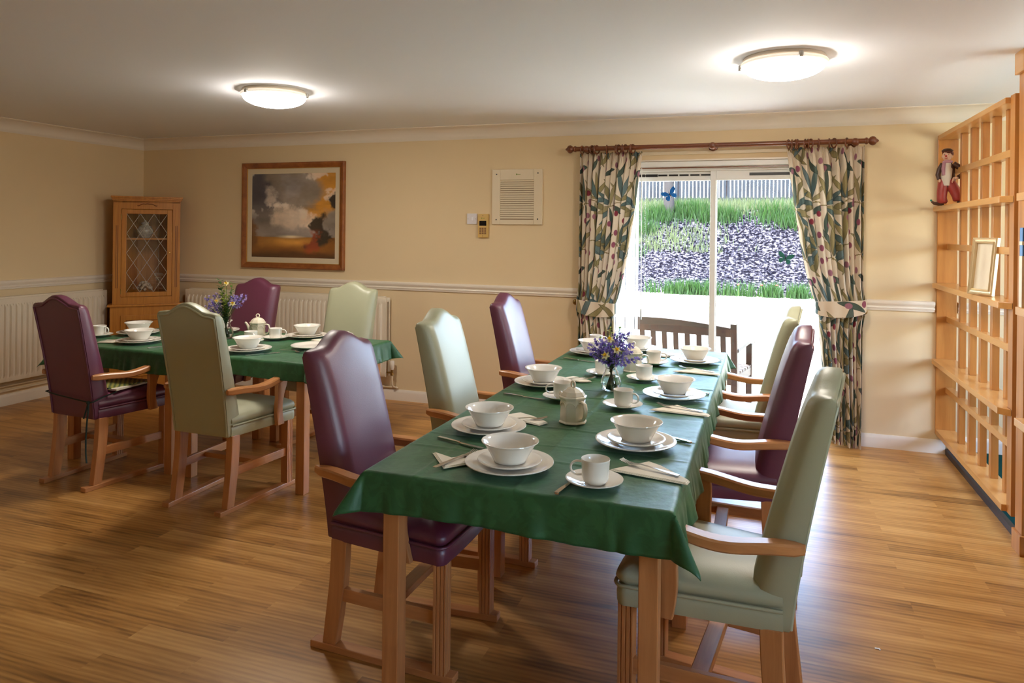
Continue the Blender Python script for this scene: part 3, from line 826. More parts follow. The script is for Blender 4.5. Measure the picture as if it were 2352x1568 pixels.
def knife_bm():
    bm = B(); rows = []
    for x, w, h in ((-.105, .004, .004), (-.103, .007, .006), (-.06, .0065, .006), (-.015, .0045, .005), (-.005, .0055, .005)):
        rows.append([(x, -w, .0005), (x, w, .0005), (x, w, h), (x, -w, h)])
    loft(bm, rows); n = len(bm.verts)
    prism(bm, [(-.005, -.005), (.06, -.0095), (.092, -.009), (.104, -.003), (.106, .004), (.09, .0065), (-.005, .005)], .001, .0025, 'z')
    return bm
P_knife = obj('knife', knife_bm(), M['steel'], smooth=30)
def fork_bm():
    bm = B(); rows = []
    for x, w, z in ((-.100, .0045, .001), (-.097, .008, .001), (-.05, .006, .003), (0, .0030, .006), (.03, .0032, .007), (.045, .009, .004), (.058, .0118, .002)):
        rows.append([(x, -w, z), (x, w, z), (x, w, z+.0022), (x, -w, z+.0022)])
    loft(bm, rows)
    for k in range(4):
        y = -.0095+.0063*k
        rr = []
        for x, z, w in ((.057, .002, .0022), (.075, .003, .0019), (.092, .007, .0015), (.100, .010, .0008)):
            rr.append([(x, y-w, z), (x, y+w, z), (x, y+w, z+.002), (x, y-w, z+.002)])
        loft(bm, rr)
    bmesh.ops.recalc_face_normals(bm, faces=bm.faces[:]); return bm
P_fork = obj('fork', fork_bm(), M['steel'], smooth=40)
protos = {'dinner_plate': P_dinner, 'side_plate': P_side, 'bowl': P_bowl, 'saucer': P_saucer, 'cup': P_cup, 'knife': P_knife, 'fork': P_fork}
first = dict.fromkeys(protos, True)
def put(kind, x, y, z, deg, label, cat, group):
    p = protos[kind]
    if first[kind]: o = p; first[kind] = False
    elif kind == 'cup': o = dup(p, (0, 0, 0))
    else: o = p.copy(); C.objects.link(o)
    o.location = (x, y, z); o.rotation_euler = (0, 0, math.radians(deg))
    return tag(o, label, cat, group)
def stick(kind, a, b, label, cat, group, lift=0):
    """knife or fork: handle end a, tip b (x, y)"""
    cx, cy = (a[0]+b[0])/2, (a[1]+b[1])/2
    return put(kind, cx, cy, top_z(cx, cy)+lift, math.degrees(math.atan2(b[1]-a[1], b[0]-a[0])), label, cat, group)
def setting(x, y, where, bowl=True, side=True):
    z = top_z(x, y)
    put('dinner_plate', x, y, z, 0, 'white dinner plate ' + where, 'plate', 'dinner plates on the tables')
    if side: put('side_plate', x+.002, y-.002, z+.011, 0, 'white side plate ' + where + '', 'plate', 'side plates on the dinner plates')
    if bowl: put('bowl', x+.003, y-.002, z+.0215, 0, 'white bowl ' + where, 'bowl', 'bowls on the plates')
def cup(x, y, deg, where, saucer=True):
    z = top_z(x, y)
    if saucer: put('saucer', x, y, z, 0, 'white saucer ' + where, 'saucer', 'saucers under the cups')
    put('cup', x+.003, y, z+.006, deg, 'white cup ' + where, 'cup', 'cups on the saucers')
def napkin(poly, label, top=None):
    cx = sum(p[0] for p in poly)/len(poly); cy = sum(p[1] for p in poly)/len(poly); z = top_z(cx, cy)+.0012
    bm = B()
    for k, s in ((0, 1.0), (1, .965), (2, .93)):
        q = [(cx+(px-cx)*s, cy+(py-cy)*s+.002*k) for px, py in poly]
        prism(bm, q, z+.0015*k, z+.0015*k+.0013, 'z')
    o = obj('napkin', bm, M['napkin'])
    return tag(o, label, 'napkin', 'folded napkins')
gk, gf = 'knives on the tables', 'forks on the napkins'
W = {'head': 'at the head of the long table nearest the camera', 'l1': 'second on the left of the long table, beside the head setting', 'r1': 'first on the right of the long table nearest camera',
     'l2': 'in the middle on the left of the long table', 'r2': 'in the middle on the right of the long table', 'l3': 'last on the left of the long table, beyond flowers',
     'r3': 'last on the right of the long table', 'end': 'at the far end of the long table by the door'}
setting(-.747, 2.128, W['head']); setting(-.960, 2.500, W['l1']); setting(-.415, 2.507, W['r1']); setting(-1.007, 3.350, W['l2'])
setting(-.379, 3.324, W['r2']); setting(-.992, 4.344, W['l3']); setting(-.374, 4.285, W['r3']); setting(-.757, 4.585, W['end'])
V = {'a': 'on the left table in front of the cord-tied purple chair', 'b': 'on the left table at its far left end by the cabinet', 'c': 'on the left table in front of the green chair seen from behind',
     'd': 'on the left table in front of the far green chair', 'e': 'on the left table behind the flowers', 'f': 'on the right end of the left table, partly behind purple chair'}
setting(-3.83, 3.616, V['a']); setting(-4.138, 3.90, V['b']); setting(-2.955, 3.596, V['c']); setting(-2.963, 4.206, V['d']); setting(-3.70, 4.195, V['e'])
setting(-2.66, 3.85, V['f'], bowl=False, side=False)
# cups
cup(-.462, 2.070, 188, 'nearest the camera, right of the head setting')
cup(-.561, 3.044, -20, 'on the long table right of the near teapot')
cup(-.842, 3.092, 200, 'just behind the near teapot on the long table')
cup(-.566, 3.638, 100, 'on the long table right of the flower vase')
cup(-.790, 3.699, 70, 'just left behind the flower vase on long table')
cup(-.589, 4.130, 17, 'on the long table right of the far teapot')
cup(-1.035, 4.631, 17, 'at the far left corner of the long table')
cup(-3.101, 4.045, 17, 'on the left table right of its teapot')
cup(-3.151, 3.859, -35, 'on the left table behind the near bowl')
cup(-4.280, 3.706, 5, 'at the left end of the left table')
cup(-2.585, 4.06, 60, 'at the right end of the left table, half hidden by purple chair')
# cutlery and napkins: long table
stick('knife', (-.545, 1.955), (-.512, 2.160), 'steel knife right of the head setting plate', 'knife', gk)
napkin([(-1.030, 2.165), (-.930, 2.035), (-.850, 2.130), (-.830, 2.200), (-.900, 2.180), (-.950, 2.130)], 'crumpled ivory napkin left of the head setting plate')
stick('fork', (-.953, 2.020), (-.893, 2.205), 'steel fork lying on the napkin left of the head setting', 'fork', gf, .006)
stick('knife', (-1.085, 2.335), (-.895, 2.275), 'steel knife between the head and second left setting', 'knife', gk)
napkin([(-.985, 2.700), (-.860, 2.640), (-.800, 2.615), (-.780, 2.665), (-.865, 2.735), (-.930, 2.770)], 'ivory napkin beyond the second left setting of long table')
stick('fork', (-.97, 2.62), (-.795, 2.70), 'steel fork on the napkin beyond the second left setting', 'fork', gf, .006)
napkin([(-.448, 2.205), (-.205, 2.160), (-.200, 2.190), (-.300, 2.300), (-.345, 2.330)], 'ivory napkin triangle nearest the camera on the right side')
stick('fork', (-.205, 2.200), (-.452, 2.290), 'steel fork on the nearest right side napkin', 'fork', gf, .008)
stick('knife', (-.235, 2.600), (-.420, 2.700), 'steel knife beyond the first right setting', 'knife', gk)
napkin([(-.448, 3.035), (-.205, 3.010), (-.200, 3.040), (-.290, 3.110), (-.350, 3.160)], 'ivory napkin triangle beside the middle right setting')
stick('fork', (-.205, 3.050), (-.452, 3.120), 'steel fork on the middle right napkin', 'fork', gf, .008)
stick('knife', (-.235, 3.440), (-.430, 3.500), 'steel knife beyond the middle right setting', 'knife', gk)
stick('knife', (-1.110, 3.090), (-.915, 3.055), 'steel knife nearest side of the middle left setting', 'knife', gk)
napkin([(-.960, 3.520), (-.850, 3.470), (-.800, 3.500), (-.860, 3.560), (-.920, 3.590)], 'ivory napkin beyond the middle left setting of long table')
stick('fork', (-.965, 3.470), (-.800, 3.560), 'steel fork on the napkin beyond the middle left setting', 'fork', gf, .006)
stick('knife', (-1.110, 4.120), (-.915, 4.070), 'steel knife nearest side of the last left setting', 'knife', gk)
napkin([(-.460, 3.955), (-.215, 3.935), (-.210, 3.965), (-.290, 4.030), (-.345, 4.080)], 'ivory napkin triangle beside the last right setting')
stick('fork', (-.215, 3.970), (-.462, 4.060), 'steel fork on the last right napkin', 'fork', gf, .008)
stick('knife', (-.240, 4.400), (-.420, 4.450), 'steel knife beyond the last right setting', 'knife', gk)
napkin([(-.640, 4.430), (-.560, 4.400), (-.465, 4.480), (-.480, 4.560), (-.560, 4.540)], 'ivory napkin at the far end beside the patio door')
stick('fork', (-.620, 4.560), (-.500, 4.395), 'steel fork on the far end napkin', 'fork', gf, .006)
# left table
napkin([(-4.07, 3.50), (-3.84, 3.560), (-3.87, 3.600), (-4.03, 3.640), (-4.10, 3.60)], 'ivory napkin triangle on the left table by cord-tied chair')
stick('fork', (-4.07, 3.52), (-3.93, 3.70), 'steel fork on the napkin by the cord-tied chair', 'fork', gf, .006)
stick('knife', (-3.60, 3.460), (-3.53, 3.660), 'steel knife right of the plate by cord-tied chair', 'knife', gk)
stick('knife', (-2.860, 3.450), (-2.740, 3.640), 'steel knife right of the plate by the green chair seen from behind', 'knife', gk)
stick('fork', (-3.16, 3.480), (-3.13, 3.690), 'steel fork left of the plate by the green chair seen from behind', 'fork', gf, .001)
stick('knife', (-3.115, 4.29), (-3.14, 4.10), 'steel knife left of the plate by the far green chair', 'knife', gk)
napkin([(-2.86, 4.10), (-2.76, 4.06), (-2.74, 4.19), (-2.80, 4.22)], 'ivory napkin right of the plate by the far green chair')
stick('knife', (-3.44, 4.07), (-3.30, 4.20), 'steel knife between teapot and flowers on left table', 'knife', gk)
stick('fork', (-2.80, 3.70), (-2.60, 3.66), 'steel fork beside the right end plate of the left table', 'fork', gf, .001)

# teapots
def teapot(x, y, deg, label, k=1.0):
    t = thing('teapot', label, 'teapot', (x, y, top_z(x, y)), math.radians(deg), 'cream octagonal teapots')
    def octo(r, z, rot=PI/8): return [(r*math.cos(rot+i*PI/4)*k, r*math.sin(rot+i*PI/4)*k, z*k) for i in range(8)]
    bm = B()
    loft(bm, [octo(.050, 0), octo(.056, .002), octo(.056, .006), octo(.052, .010), octo(.0495, .060), octo(.0495, .088), octo(.052, .094), octo(.056, .099), octo(.056, .103), octo(.052, .105)])
    body = obj('body', bm, M['cream_china'], t, bevel=.0025, seg=3)
    for i in range(8):      # moulded arches near the top of each panel
        a = PI/8 + i*PI/4 + PI/8
        r = .0505*math.cos(PI/8)*k
        u = Vector((-math.sin(a), math.cos(a), 0)); c = Vector((math.cos(a)*r, math.sin(a)*r, 0))
        bm = B(); tube(bm, [tuple(c + u*(.017*math.cos(q)*k) + Vector((0, 0, (.066+.016*math.sin(q))*k))) for q in np.linspace(0, PI, 9)], .0016*k, 6)
        obj('moulded_arch', bm, M['cream_china'], body, smooth=60)
    bm = B(); rows = []
    for rr, z in ((.050, .103), (.049, .108), (.040, .121), (.026, .131), (.012, .136)): rows.append(octo(rr, z))
    loft(bm, rows); lid = obj('lid', bm, M['cream_china'], t, bevel=.002)
    bm = B(); torus(bm, (0, 0, .147*k), .0115*k, .0042*k, 18, 8, 'y'); obj('knob', bm, M['cream_china'], lid, smooth=70)
    bm = B()
    pts = [(-.046*k, 0, .086*k), (-.062*k, 0, .090*k), (-.077*k, 0, .084*k), (-.083*k, 0, .064*k), (-.079*k, 0, .040*k), (-.068*k, 0, .024*k), (-.060*k, 0, .016*k), (-.064*k, 0, .030*k), (-.048*k, 0, .034*k)][:6]+[(-.048*k, 0, .018*k)]
    P_, T_, N_ = frames(pts); rows = []
    for p, tt, n in zip(P_, T_, N_):
        b2 = tt.cross(n); rows.append([tuple(p+n*(.0045*k*math.cos(q))+b2*(.009*k*math.sin(q))) for q in np.linspace(0, 2*PI, 11)[:-1]])
    loft(bm, rows); bmesh.ops.recalc_face_normals(bm, faces=bm.faces[:]); obj('handle', bm, M['cream_china'], t, smooth=70)
    bm = B(); tube(bm, [(.040*k, 0, .040*k), (.058*k, 0, .056*k), (.068*k, 0, .076*k), (.080*k, 0, .095*k), (.088*k, 0, .099*k)], [.019*k, .015*k, .010*k, .0085*k, .0075*k], 12)
    obj('spout', bm, M['cream_china'], t, smooth=60)
    return t
teapot(-.695, 2.720, 140, 'cream octagonal teapot nearest the camera with its handle toward us')
teapot(-.662, 3.885, 195, 'cream octagonal teapot behind the flowers on the long table')
teapot(-3.276, 4.085, 197, 'cream octagonal teapot on the left table')

# vases and flowers
def vase(x, y, where, gname, wide, lilac):
    z0 = top_z(x, y); rs = random.Random(len(where))
    bm = B()
    pr = [(0, 0), (.030, 0), (.036, .004), (.043, .018), (.044, .030), (.040, .048), (.031, .070), (.0235, .088), (.0235, .098), (.029, .118), (.0345, .130)]
    inn = [(r-.0026 if r > .01 else 0, z+.001) for r, z in pr[2:]][::-1]
    lathe(bm, pr + [(.0335, .131)] + inn[0:] + [(.02, .007), (0, .007)], 40)
    bmesh.ops.recalc_face_normals(bm, faces=bm.faces[:])
    v = obj('vase', bm, M['vase'], loc=(x, y, z0), smooth=50)
    tag(v, 'clear waisted glass vase of flowers ' + where, 'vase'); v.scale = (1.12, 1.12, 1.15)
    bm = B(); lathe(bm, [(0, .0085), (.031, .0085), (.038, .019), (.0395, .030), (.036, .047), (.032, .058), (0, .058)], 32)
    obj('water', bm, M['water'], v, smooth=40)
    def stemline(dx, dy, h, r0):
        a = rs.uniform(0, 6.28); bx, by = -.022*dx/(abs(dx)+abs(dy)+.01)+.008*math.cos(a), -.022*dy/(abs(dx)+abs(dy)+.01)+.008*math.sin(a)
        L = []
        for i in range(9):
            t = i/8; z = .012+(h-.012)*t
            if z < .095: q = z/.095; px, py = bx*(1-q)+.010*dx/.1*q*.6, by*(1-q)+.010*dy/.1*q*.6
            else:
                q = (z-.095)/(h-.095); px, py = .006*dx/.1 + (dx-.006*dx/.1)*q**1.4, .006*dy/.1+(dy-.006*dy/.1)*q**1.4
            rad = math.hypot(px, py)
            if z < .13 and rad > .019: px, py = px*.019/rad, py*.019/rad
            L.append((px, py, z))
        return L
    def floret(bm, c, d, s, pale):
        d = Vector(d).normalized(); side = d.orthogonal().normalized(); s2 = d.cross(side)
        c = Vector(c)
        base = bm.verts.new(c)
        mid, tip = [], []
        for k in range(6):
            a = k*PI/3; u = side*math.cos(a)+s2*math.sin(a)
            m = bm.verts.new(c+d*s*.6+u*s*.28); tp = bm.verts.new(c+d*s*.95+u*s*.62); mid.append(m); tip.append(tp)
        for k in range(6):
            j = (k+1) % 6
            f = bm.faces.new((base, mid[k], mid[j])); f.material_index = pale
            f = bm.faces.new((mid[k], tip[k], mid[j])); f.material_index = pale
    def bluebell(dx, dy, h, n=11, s=.013):
        L = stemline(dx, dy, h, 0)
        o = thing('bluebell_stem', 'violet bluebell stem in the vase ' + where, 'flower', (x, y, z0), 0, 'bluebells ' + gname); o.scale = (1.08, 1.08, 1.08)
        bm = B(); tube(bm, L, .0015, 5); obj('stem', bm, M['stem'], o, smooth=60)
        bm = B()
        a, b_ = Vector(L[-3]), Vector(L[-1]); d0 = (b_-a)
        for k in range(n):
            t = .05+1.05*k/n; p = a+d0*t; an = k*2.4+rs.random()
            u = Vector((math.cos(an), math.sin(an), rs.uniform(-.5, .4)))
            floret(bm, p+u*.008, u+d0.normalized()*.3+Vector((0, 0, -.15)), s*rs.uniform(.8, 1.2), 1 if rs.random() < lilac else 0)
        obj('florets', bm, [M['bluebell'], M['bluebell_pale']], o)
    def daffodil(dx, dy, h):
        L = stemline(dx, dy, h, 0)
        o = thing('daffodil', 'small yellow daffodil in the vase ' + where, 'flower', (x, y, z0), 0, 'daffodils ' + gname); o.scale = (1.08, 1.08, 1.08)
        bm = B(); tube(bm, L, .0018, 5); obj('stem', bm, M['stem'], o, smooth=60)
        c = Vector(L[-1]); d = Vector((dx*6, dy*6-.5, .5)).normalized(); sd = d.orthogonal().normalized(); s2 = d.cross(sd)
        bm = B()
        for k in range(6):
            a = k*PI/3; u = sd*math.cos(a)+s2*math.sin(a); w = sd*math.cos(a+PI/2)+s2*math.sin(a+PI/2)
            q = [c, c+u*.010+w*.006, c+u*.022+d*.004, c+u*.010-w*.006]
            bm.faces.new([bm.verts.new(p) for p in q])
        obj('petals', bm, M['palepetal'], o)
        bm = B(); rows = []
        for h_, r_ in ((0, .004), (.008, .005), (.014, .0075)): rows.append([tuple(c+d*h_+(sd*math.cos(q)+s2*math.sin(q))*r_) for q in np.linspace(0, 2*PI, 11)[:-1]])
        loft(bm, rows, True, True, False); obj('trumpet', bm, M['yellow'], o, smooth=60)
    def sprig(dx, dy, h, mt, n=14, s=.016, kind='leafy_sprig', lab='green leafy sprig in the vase '):
        L = stemline(dx, dy, h, 0)
        o = thing(kind, lab + where, 'foliage', (x, y, z0), 0, 'leafy sprigs ' + gname); o.scale = (1.08, 1.08, 1.08)
        bm = B(); tube(bm, L, .0013, 5); obj('stem', bm, M['stem'], o, smooth=60)
        bm = B()
        for k in range(n):
            t = .42+.58*k/(n-1); i = min(7, int(t*8)); f = t*8-i
            p = Vector(L[i]).lerp(Vector(L[i+1]), f); an = k*2.4
            u = Vector((math.cos(an), math.sin(an), .45)).normalized(); w = u.cross(Vector((0, 0, 1))).normalized(); nn = u.cross(w)
            ss = s*rs.uniform(.75, 1.2)
            q = [p, p+u*ss*.45+w*ss*.32, p+u*ss+nn*ss*.05, p+u*ss*.45-w*ss*.32]
            bm.faces.new([bm.verts.new(v_) for v_ in q])
        obj('leaves', bm, mt, o)
    return bluebell, daffodil, sprig
bb, df, sp = vase(-.675, 3.358, 'on the long table', 'in the long table vase', 1, .25)
for dx, dy, h in ((-.095, -.02, .205), (-.075, .03, .225), (-.085, -.03, .170), (-.06, -.03, .195), (-.03, -.05, .235), (-.01, -.05, .195), (.012, -.04, .215), (.03, -.05, .185), (.045, -.02, .225),
                  (-.035, .02, .215), (.02, .03, .25), (.06, .02, .265), (.045, -.05, .165), (.085, .0, .195), (.125, .0, .155), (-.045, -.06, .160), (.09, -.03, .225)): bb(dx*.92, dy, h*.94, 22, .0165)
for dx, dy, h in ((-.012, -.065, .16), (.0, -.03, .225), (.035, -.055, .185)): df(dx, dy, h)
for dx, dy, h, mt in ((-.005, .0, .285, 'leaf_lime'), (.03, .03, .28, 'leaf'), (.055, -.045, .19, 'leaf_lime'), (-.05, .0, .235, 'leaf'), (.07, .02, .255, 'leaf_dark'), (-.06, -.05, .165, 'leaf_dark'), (.045, -.06, .165, 'leaf')): sp(dx, dy, h*.95, M[mt], 20, .021)
bb, df, sp = vase(-3.457, 3.985, 'on the left table', 'in the left table vase', 1, .6)
for dx, dy, h in ((-.13, -.02, .255), (-.10, .02, .27), (-.115, -.03, .20), (-.07, -.03, .235), (.08, -.02, .27), (.105, .0, .275), (.13, .01, .262), (.075, .02, .245), (-.085, .02, .19)): bb(dx, dy, h, 20, .0165)
for dx, dy, h in ((.01, -.01, .345), (-.035, -.04, .235), (.075, -.03, .225)): df(dx, dy, h)
for dx, dy, h, mt, s in ((-.05, 0, .365, 'leaf_dark', .022), (-.065, .02, .32, 'leaf_dark', .024), (.03, .02, .345, 'leaf', .018), (.045, .0, .30, 'leaf_dark', .018), (-.02, -.02, .29, 'leaf_lime', .02), (.0, .02, .27, 'leaf_lime', .02),
                         (-.03, .02, .31, 'leaf_lime', .018), (.01, -.03, .25, 'leaf_lime', .018), (.03, -.02, .20, 'leaf_dark', .02), (-.025, -.02, .19, 'leaf_dark', .02), (.0, .0, .23, 'leaf', .02)): sp(dx, dy, h, M[mt], 26, s*1.35)
# ------------------------------------------------------------------ curtains
def leaf_pattern(P, Q):
    """cream cloth printed with teal and olive willow leaves, stems and plum berries; P across, Q up (metres)"""
    n = P.size; col = np.empty((n, 3)); col[:] = (.66, .55, .42)
    TWd, THt = .62, .80
    p = P.ravel(); q = Q.ravel()
    tex = .5+.5*np.sin(p*700+np.sin(q*260)*2)*np.sin(q*520+p*90)
    rr = np.random.default_rng(5)
    leaves = []; berries = []; stems = []
    teal = ((.10, .145, .140), (.13, .175, .175), (.09, .115, .095)); olive = ((.27, .22, .10), (.22, .18, .085), (.31, .25, .125)); dk = ((.07, .095, .075),)
    for (cx, cy, base) in ((.155, .16, 62), (.46, .56, 118), (.20, .64, 20), (.51, .13, 160)):
        for k in range(7):
            a = math.radians(base + (-84+28*k) + rr.uniform(-7, 7)); L = rr.uniform(.22, .31); w = rr.uniform(.019, .028)
            pal = teal if (k+int(base)) % 2 else olive
            leaves.append((cx+math.cos(a)*(L*.55), cy+math.sin(a)*(L*.55), L/2, w, a, pal[rr.integers(0, 3)], rr.uniform(-.18, .18)))
        for k in range(4):
            a = math.radians(base+180+(-60+40*k)); d = rr.uniform(.10, .17)
            berries.append((cx+math.cos(a)*d, cy+math.sin(a)*d, rr.uniform(.020, .024), ((.20, .03, .045), (.26, .075, .115), (.30, .13, .17))[rr.integers(0, 3)]))
            stems.append((cx, cy, cx+math.cos(a)*d, cy+math.sin(a)*d))
        leaves.append((cx+rr.uniform(-.1, .1), cy+.27, .10, .022, math.radians(base+rr.uniform(-40, 40)), dk[0], .1))
    def wrap(dp, W_): return (dp + W_/2) % W_ - W_/2
    row = np.floor(p/TWd); q2 = q + (row % 2)*THt*.5
    for x0, y0, x1, y1 in stems:
        dx, dy = x1-x0, y1-y0; L2 = dx*dx+dy*dy
        u = wrap(p-x0, TWd); v = wrap(q-y0, THt)
        t = np.clip((u*dx+v*dy)/L2, 0, 1); d = np.hypot(u-t*dx, v-t*dy - .012*np.sin(t*3.14))
        col[d < .0036] = (.20, .145, .05)
    for (cx, cy, l, w, a, c, bend) in leaves:
        u = wrap(p-cx, TWd); v = wrap(q-cy, THt)
        s = u*math.cos(a)+v*math.sin(a); h = -u*math.sin(a)+v*math.cos(a)
        h = h - bend*(s*s/l - l*.3)
        f = np.maximum(1-(s/l)**2, 0); lim = w*f**.8*(1-.25*s/l); near = np.abs(s) < l*1.02
        m = np.where(near, np.clip((lim-np.abs(h))/.0022+.5, 0, 1), 0)*(lim > .0008); i_ = m > 0
        core = np.clip((lim-np.abs(h)-.003)/.002, 0, 1)[i_][:, None]
        cc = np.array(c)*(.85+.3*tex[i_])[:, None]*core + np.array(c)*.5*(1-core)
        col[i_] = col[i_]*(1-m[i_][:, None]) + cc*m[i_][:, None]
    for cx, cy, r, c in berries:
        d = np.hypot(wrap(p-cx, TWd), wrap(q-cy, THt)); m = np.clip((r-d)/.0022+.5, 0, 1); i_ = m > 0
        col[i_] = col[i_]*(1-m[i_][:, None]) + np.array(c)*(.85+.3*tex[i_])[:, None]*m[i_][:, None]
    return col
def grid_mesh(name, PX, PY, PZ, col, mt, parent=None):
    nu, nv = PX.shape
    co = np.stack([PX, PY, PZ], -1).reshape(-1, 3)
    idx = np.arange(nu*nv).reshape(nu, nv)
    f = np.stack([idx[:-1, :-1], idx[1:, :-1], idx[1:, 1:], idx[:-1, 1:]], -1).reshape(-1, 4)
    me = bpy.data.meshes.new(name); me.from_pydata(co.tolist(), [], f.tolist())
    ca = me.color_attributes.new('pattern', 'FLOAT_COLOR', 'POINT')
    ca.data.foreach_set('color', np.concatenate([col, np.ones((len(col), 1))], 1).astype(np.float32).ravel())
    me.polygons.foreach_set('use_smooth', np.ones(len(f), dtype=bool))
    me.materials.append(mt); o = bpy.data.objects.new(name, me); C.objects.link(o)
    if parent: o.parent = parent
    return o
M['curtain'] = vcol('printed_leaf_curtain', .85, .25, 900, transl=.12)
M['tie'] = vcol('printed_leaf_tieback', .85, .25, 900)
def curtain(outer, inner_top, tie_in, bot_in, ztie, side, seed, ztop, label):
    """outer = x of the fixed outer edge; inner edge swings in to the tie"""
    rs = np.random.default_rng(seed)
    nu, nv = 470, 660; Wd = 1.35
    u = np.linspace(0, 1, nu)[:, None]; v = np.linspace(0, 1, nv)[None, :]
    zb = .012
    z = zb + (ztop-zb)*v
    def ss(x): x = np.clip(x, 0, 1); return x*x*(3-2*x)
    up = np.clip((z-ztie)/(ztop-ztie), 0, 1)
    inn = np.where(z >= ztie, tie_in + (inner_top-tie_in)*(up**.62), bot_in + (tie_in-bot_in)*ss(z/ztie)**1.0)
    outr = outer + side*.018*np.exp(-((z-ztie)/.10)**2)*-1
    nf = 10
    ph = rs.uniform(-.5, .5, nf+2)
    uu = u + .012*np.sin(2*PI*u*3.1+seed)
    phase = 2*PI*nf*uu + .9*np.sin(4.0*v+u*5+seed)*(1-v)
    top = np.exp(-((ztop-z)/.10)**2)
    tiek = np.exp(-((z-ztie)/.13)**2)
    amp = (.036*(1-.55*top) * (1-.45*tiek))*(.75+.35*np.sin(u*17+seed))
    fold = np.sin(phase) + .32*np.sin(2*phase+1+seed)
    pleat = .0045*np.sin(2*PI*46*u)*top
    X = outr + (inn-outr)*u + .010*np.cos(phase)*(1-top)*((inn-outr)/.45)*np.minimum(1, u*6)*np.minimum(1, (1-u)*6)
    Y = (YB-.085) + amp*fold + pleat - .02*tiek*np.sin(PI*u)
    Z = z + .0*u - .03*(1-v)**8*0 + (zb+.05-.0)*0
    # gathers pull the hem up a little towards the opening
    Z = Z + .035*(u**2)*np.clip(1-z/ztie, 0, 1)**1.5 + .010*np.sin(phase)*np.clip(1-z/.3, 0, 1)
    Z = Z + .006*np.sin(2*PI*11*u+seed)*top
    P = (u*Wd + 0*v) + seed*.13; Q = z + .05*u
    o = grid_mesh('curtain', X + 0*Z, Y + 0*Z, Z, leaf_pattern(P + 0*Q, Q + 0*P), M['curtain'])
    tag(o, label, 'curtain', 'leaf print curtains')
    return o
curtain(-1.392, -.895, -1.108, -1.00, .925, 1, 3, 2.128, 'leaf print curtain hanging left of the patio door, tied back')
curtain(.662, .148, .372, .44, .995, -1, 8, 2.128, 'leaf print curtain hanging right of the patio door, tied back')
def tieback(xa, xb, z, seed, label):
    nu, nv = 220, 60
    u = np.linspace(0, 1, nu)[:, None]; v = np.linspace(-1, 1, nv)[None, :]
    # front half of a band wrapped round the gathered cloth
    a = PI*u
    xc, rx = (xa+xb)/2, abs(xb-xa)/2+.008
    X = xc - (rx*np.cos(a))*np.sign(xb-xa) + 0*v
    Y = YB-.095 - .055*np.sin(a)**.6 + .004*np.sin(9*a) + 0*v
    hw = .040 + .018*np.sin(a)**1.0
    Z = z + hw*v - .022*np.sin(a) + .03*(1-u)
    Pp = u*.42 + seed; Qq = Z*1.0 + .2
    o = grid_mesh('tieback', X+0*Z, Y+0*Z, Z, leaf_pattern(Pp+0*Z, Qq+0*Pp), M['tie'])
    m = o.modifiers.new('s', 'SOLIDIFY'); m.thickness = .003
    tag(o, label, 'tieback', 'curtain tiebacks')
tieback(-1.400, -1.098, .905, .07, 'leaf print tieback holding the left curtain')
tieback(.672, .362, .985, .31, 'leaf print tieback holding the right curtain')
for x, z, s in ((-1.425, .940, 'left'), (.672, .962, 'right')):
    t = thing('tieback_hook', 'brass tieback hook on the wall beside the %s curtain' % s, 'hook', (x, YB, z), 0, 'tieback hooks')
    bm = B(); lathe(bm, [(0, 0), (.008, 0), (.008, -.05), (0, -.05)], 12, axis='y'); obj('stalk', bm, M['hook'], t, smooth=40)
    bm = B(); lathe(bm, [(0, -.066), (.010, -.066), (.020, -.060), (.023, -.053), (.020, -.048), (.006, -.046), (0, -.046)], 20, axis='y'); obj('rosette', bm, M['hook'], t, smooth=40)

# ------------------------------------------------------------------ curtain pole and rings
py_, pz_ = YB-.105, 2.162
pole = thing('curtain_pole', 'red brown wooden curtain pole with turned finials above the patio door', 'curtain pole', (0, py_, pz_))
bm = B(); lathe(bm, [(0, -1.43), (.0185, -1.43), (.0185, .67), (0, .67)], 24, axis='x'); obj('pole', bm, M['mahogany'], pole, smooth=40)
fp = [(.0, -.008), (.019, -.008), (.021, 0), (.019, .006), (.014, .009), (.014, .013), (.022, .020), (.0275, .032), (.0265, .043), (.020, .053), (.012, .058), (.010, .062), (.006, .068), (0, .072)]
for s, x in ((-1, -1.43), (1, .67)):
    bm = B(); lathe(bm, [(r_*1.2, z_*1.1) for r_, z_ in fp], 24, axis='x')
    if s < 0: bm.transform(Matrix.Rotation(PI, 4, 'Z'))
    bm.transform(Matrix.Translation((x, 0, 0))); bmesh.ops.recalc_face_normals(bm, faces=bm.faces[:])
    obj('finial', bm, M['mahogany'], pole, smooth=50)
for x in (-1.335, -.372, .598):
    bm = B(); lathe(bm, [(0, .105), (.032, .105), (.034, .098), (.026, .088), (.014, .082), (.014, .03), (.022, .022), (.0265, .010), (.0275, 0), (.0265, -.010), (.020, -.022), (.010, -.027), (0, -.028)], 24, (x, 0, -.004), axis='y')
    bmesh.ops.recalc_face_normals(bm, faces=bm.faces[:]); obj('bracket', bm, M['mahogany'], pole, smooth=50)
bm = B(); torus(bm, (0, 0, 0), .0325, .0048, 28, 8, 'x')
R0 = thing('curtain_ring', 'x', 'curtain ring', (0, 0, 0)); obj('ring', bm, M['mahogany'], R0, smooth=70)
bm = B(); torus(bm, (0, 0, -.043), .0055, .0016, 12, 6, 'x'); obj('eye', bm, M['hook'], R0, smooth=70)
xsL = [-1.370, -1.290, -1.273, -1.252, -1.172, -1.098, -1.078, -1.050, -1.025, -.985, -.968]
xsR = [.160, .183, .208, .220, .272, .290, .308, .360, .430, .462, .545]
k = 0
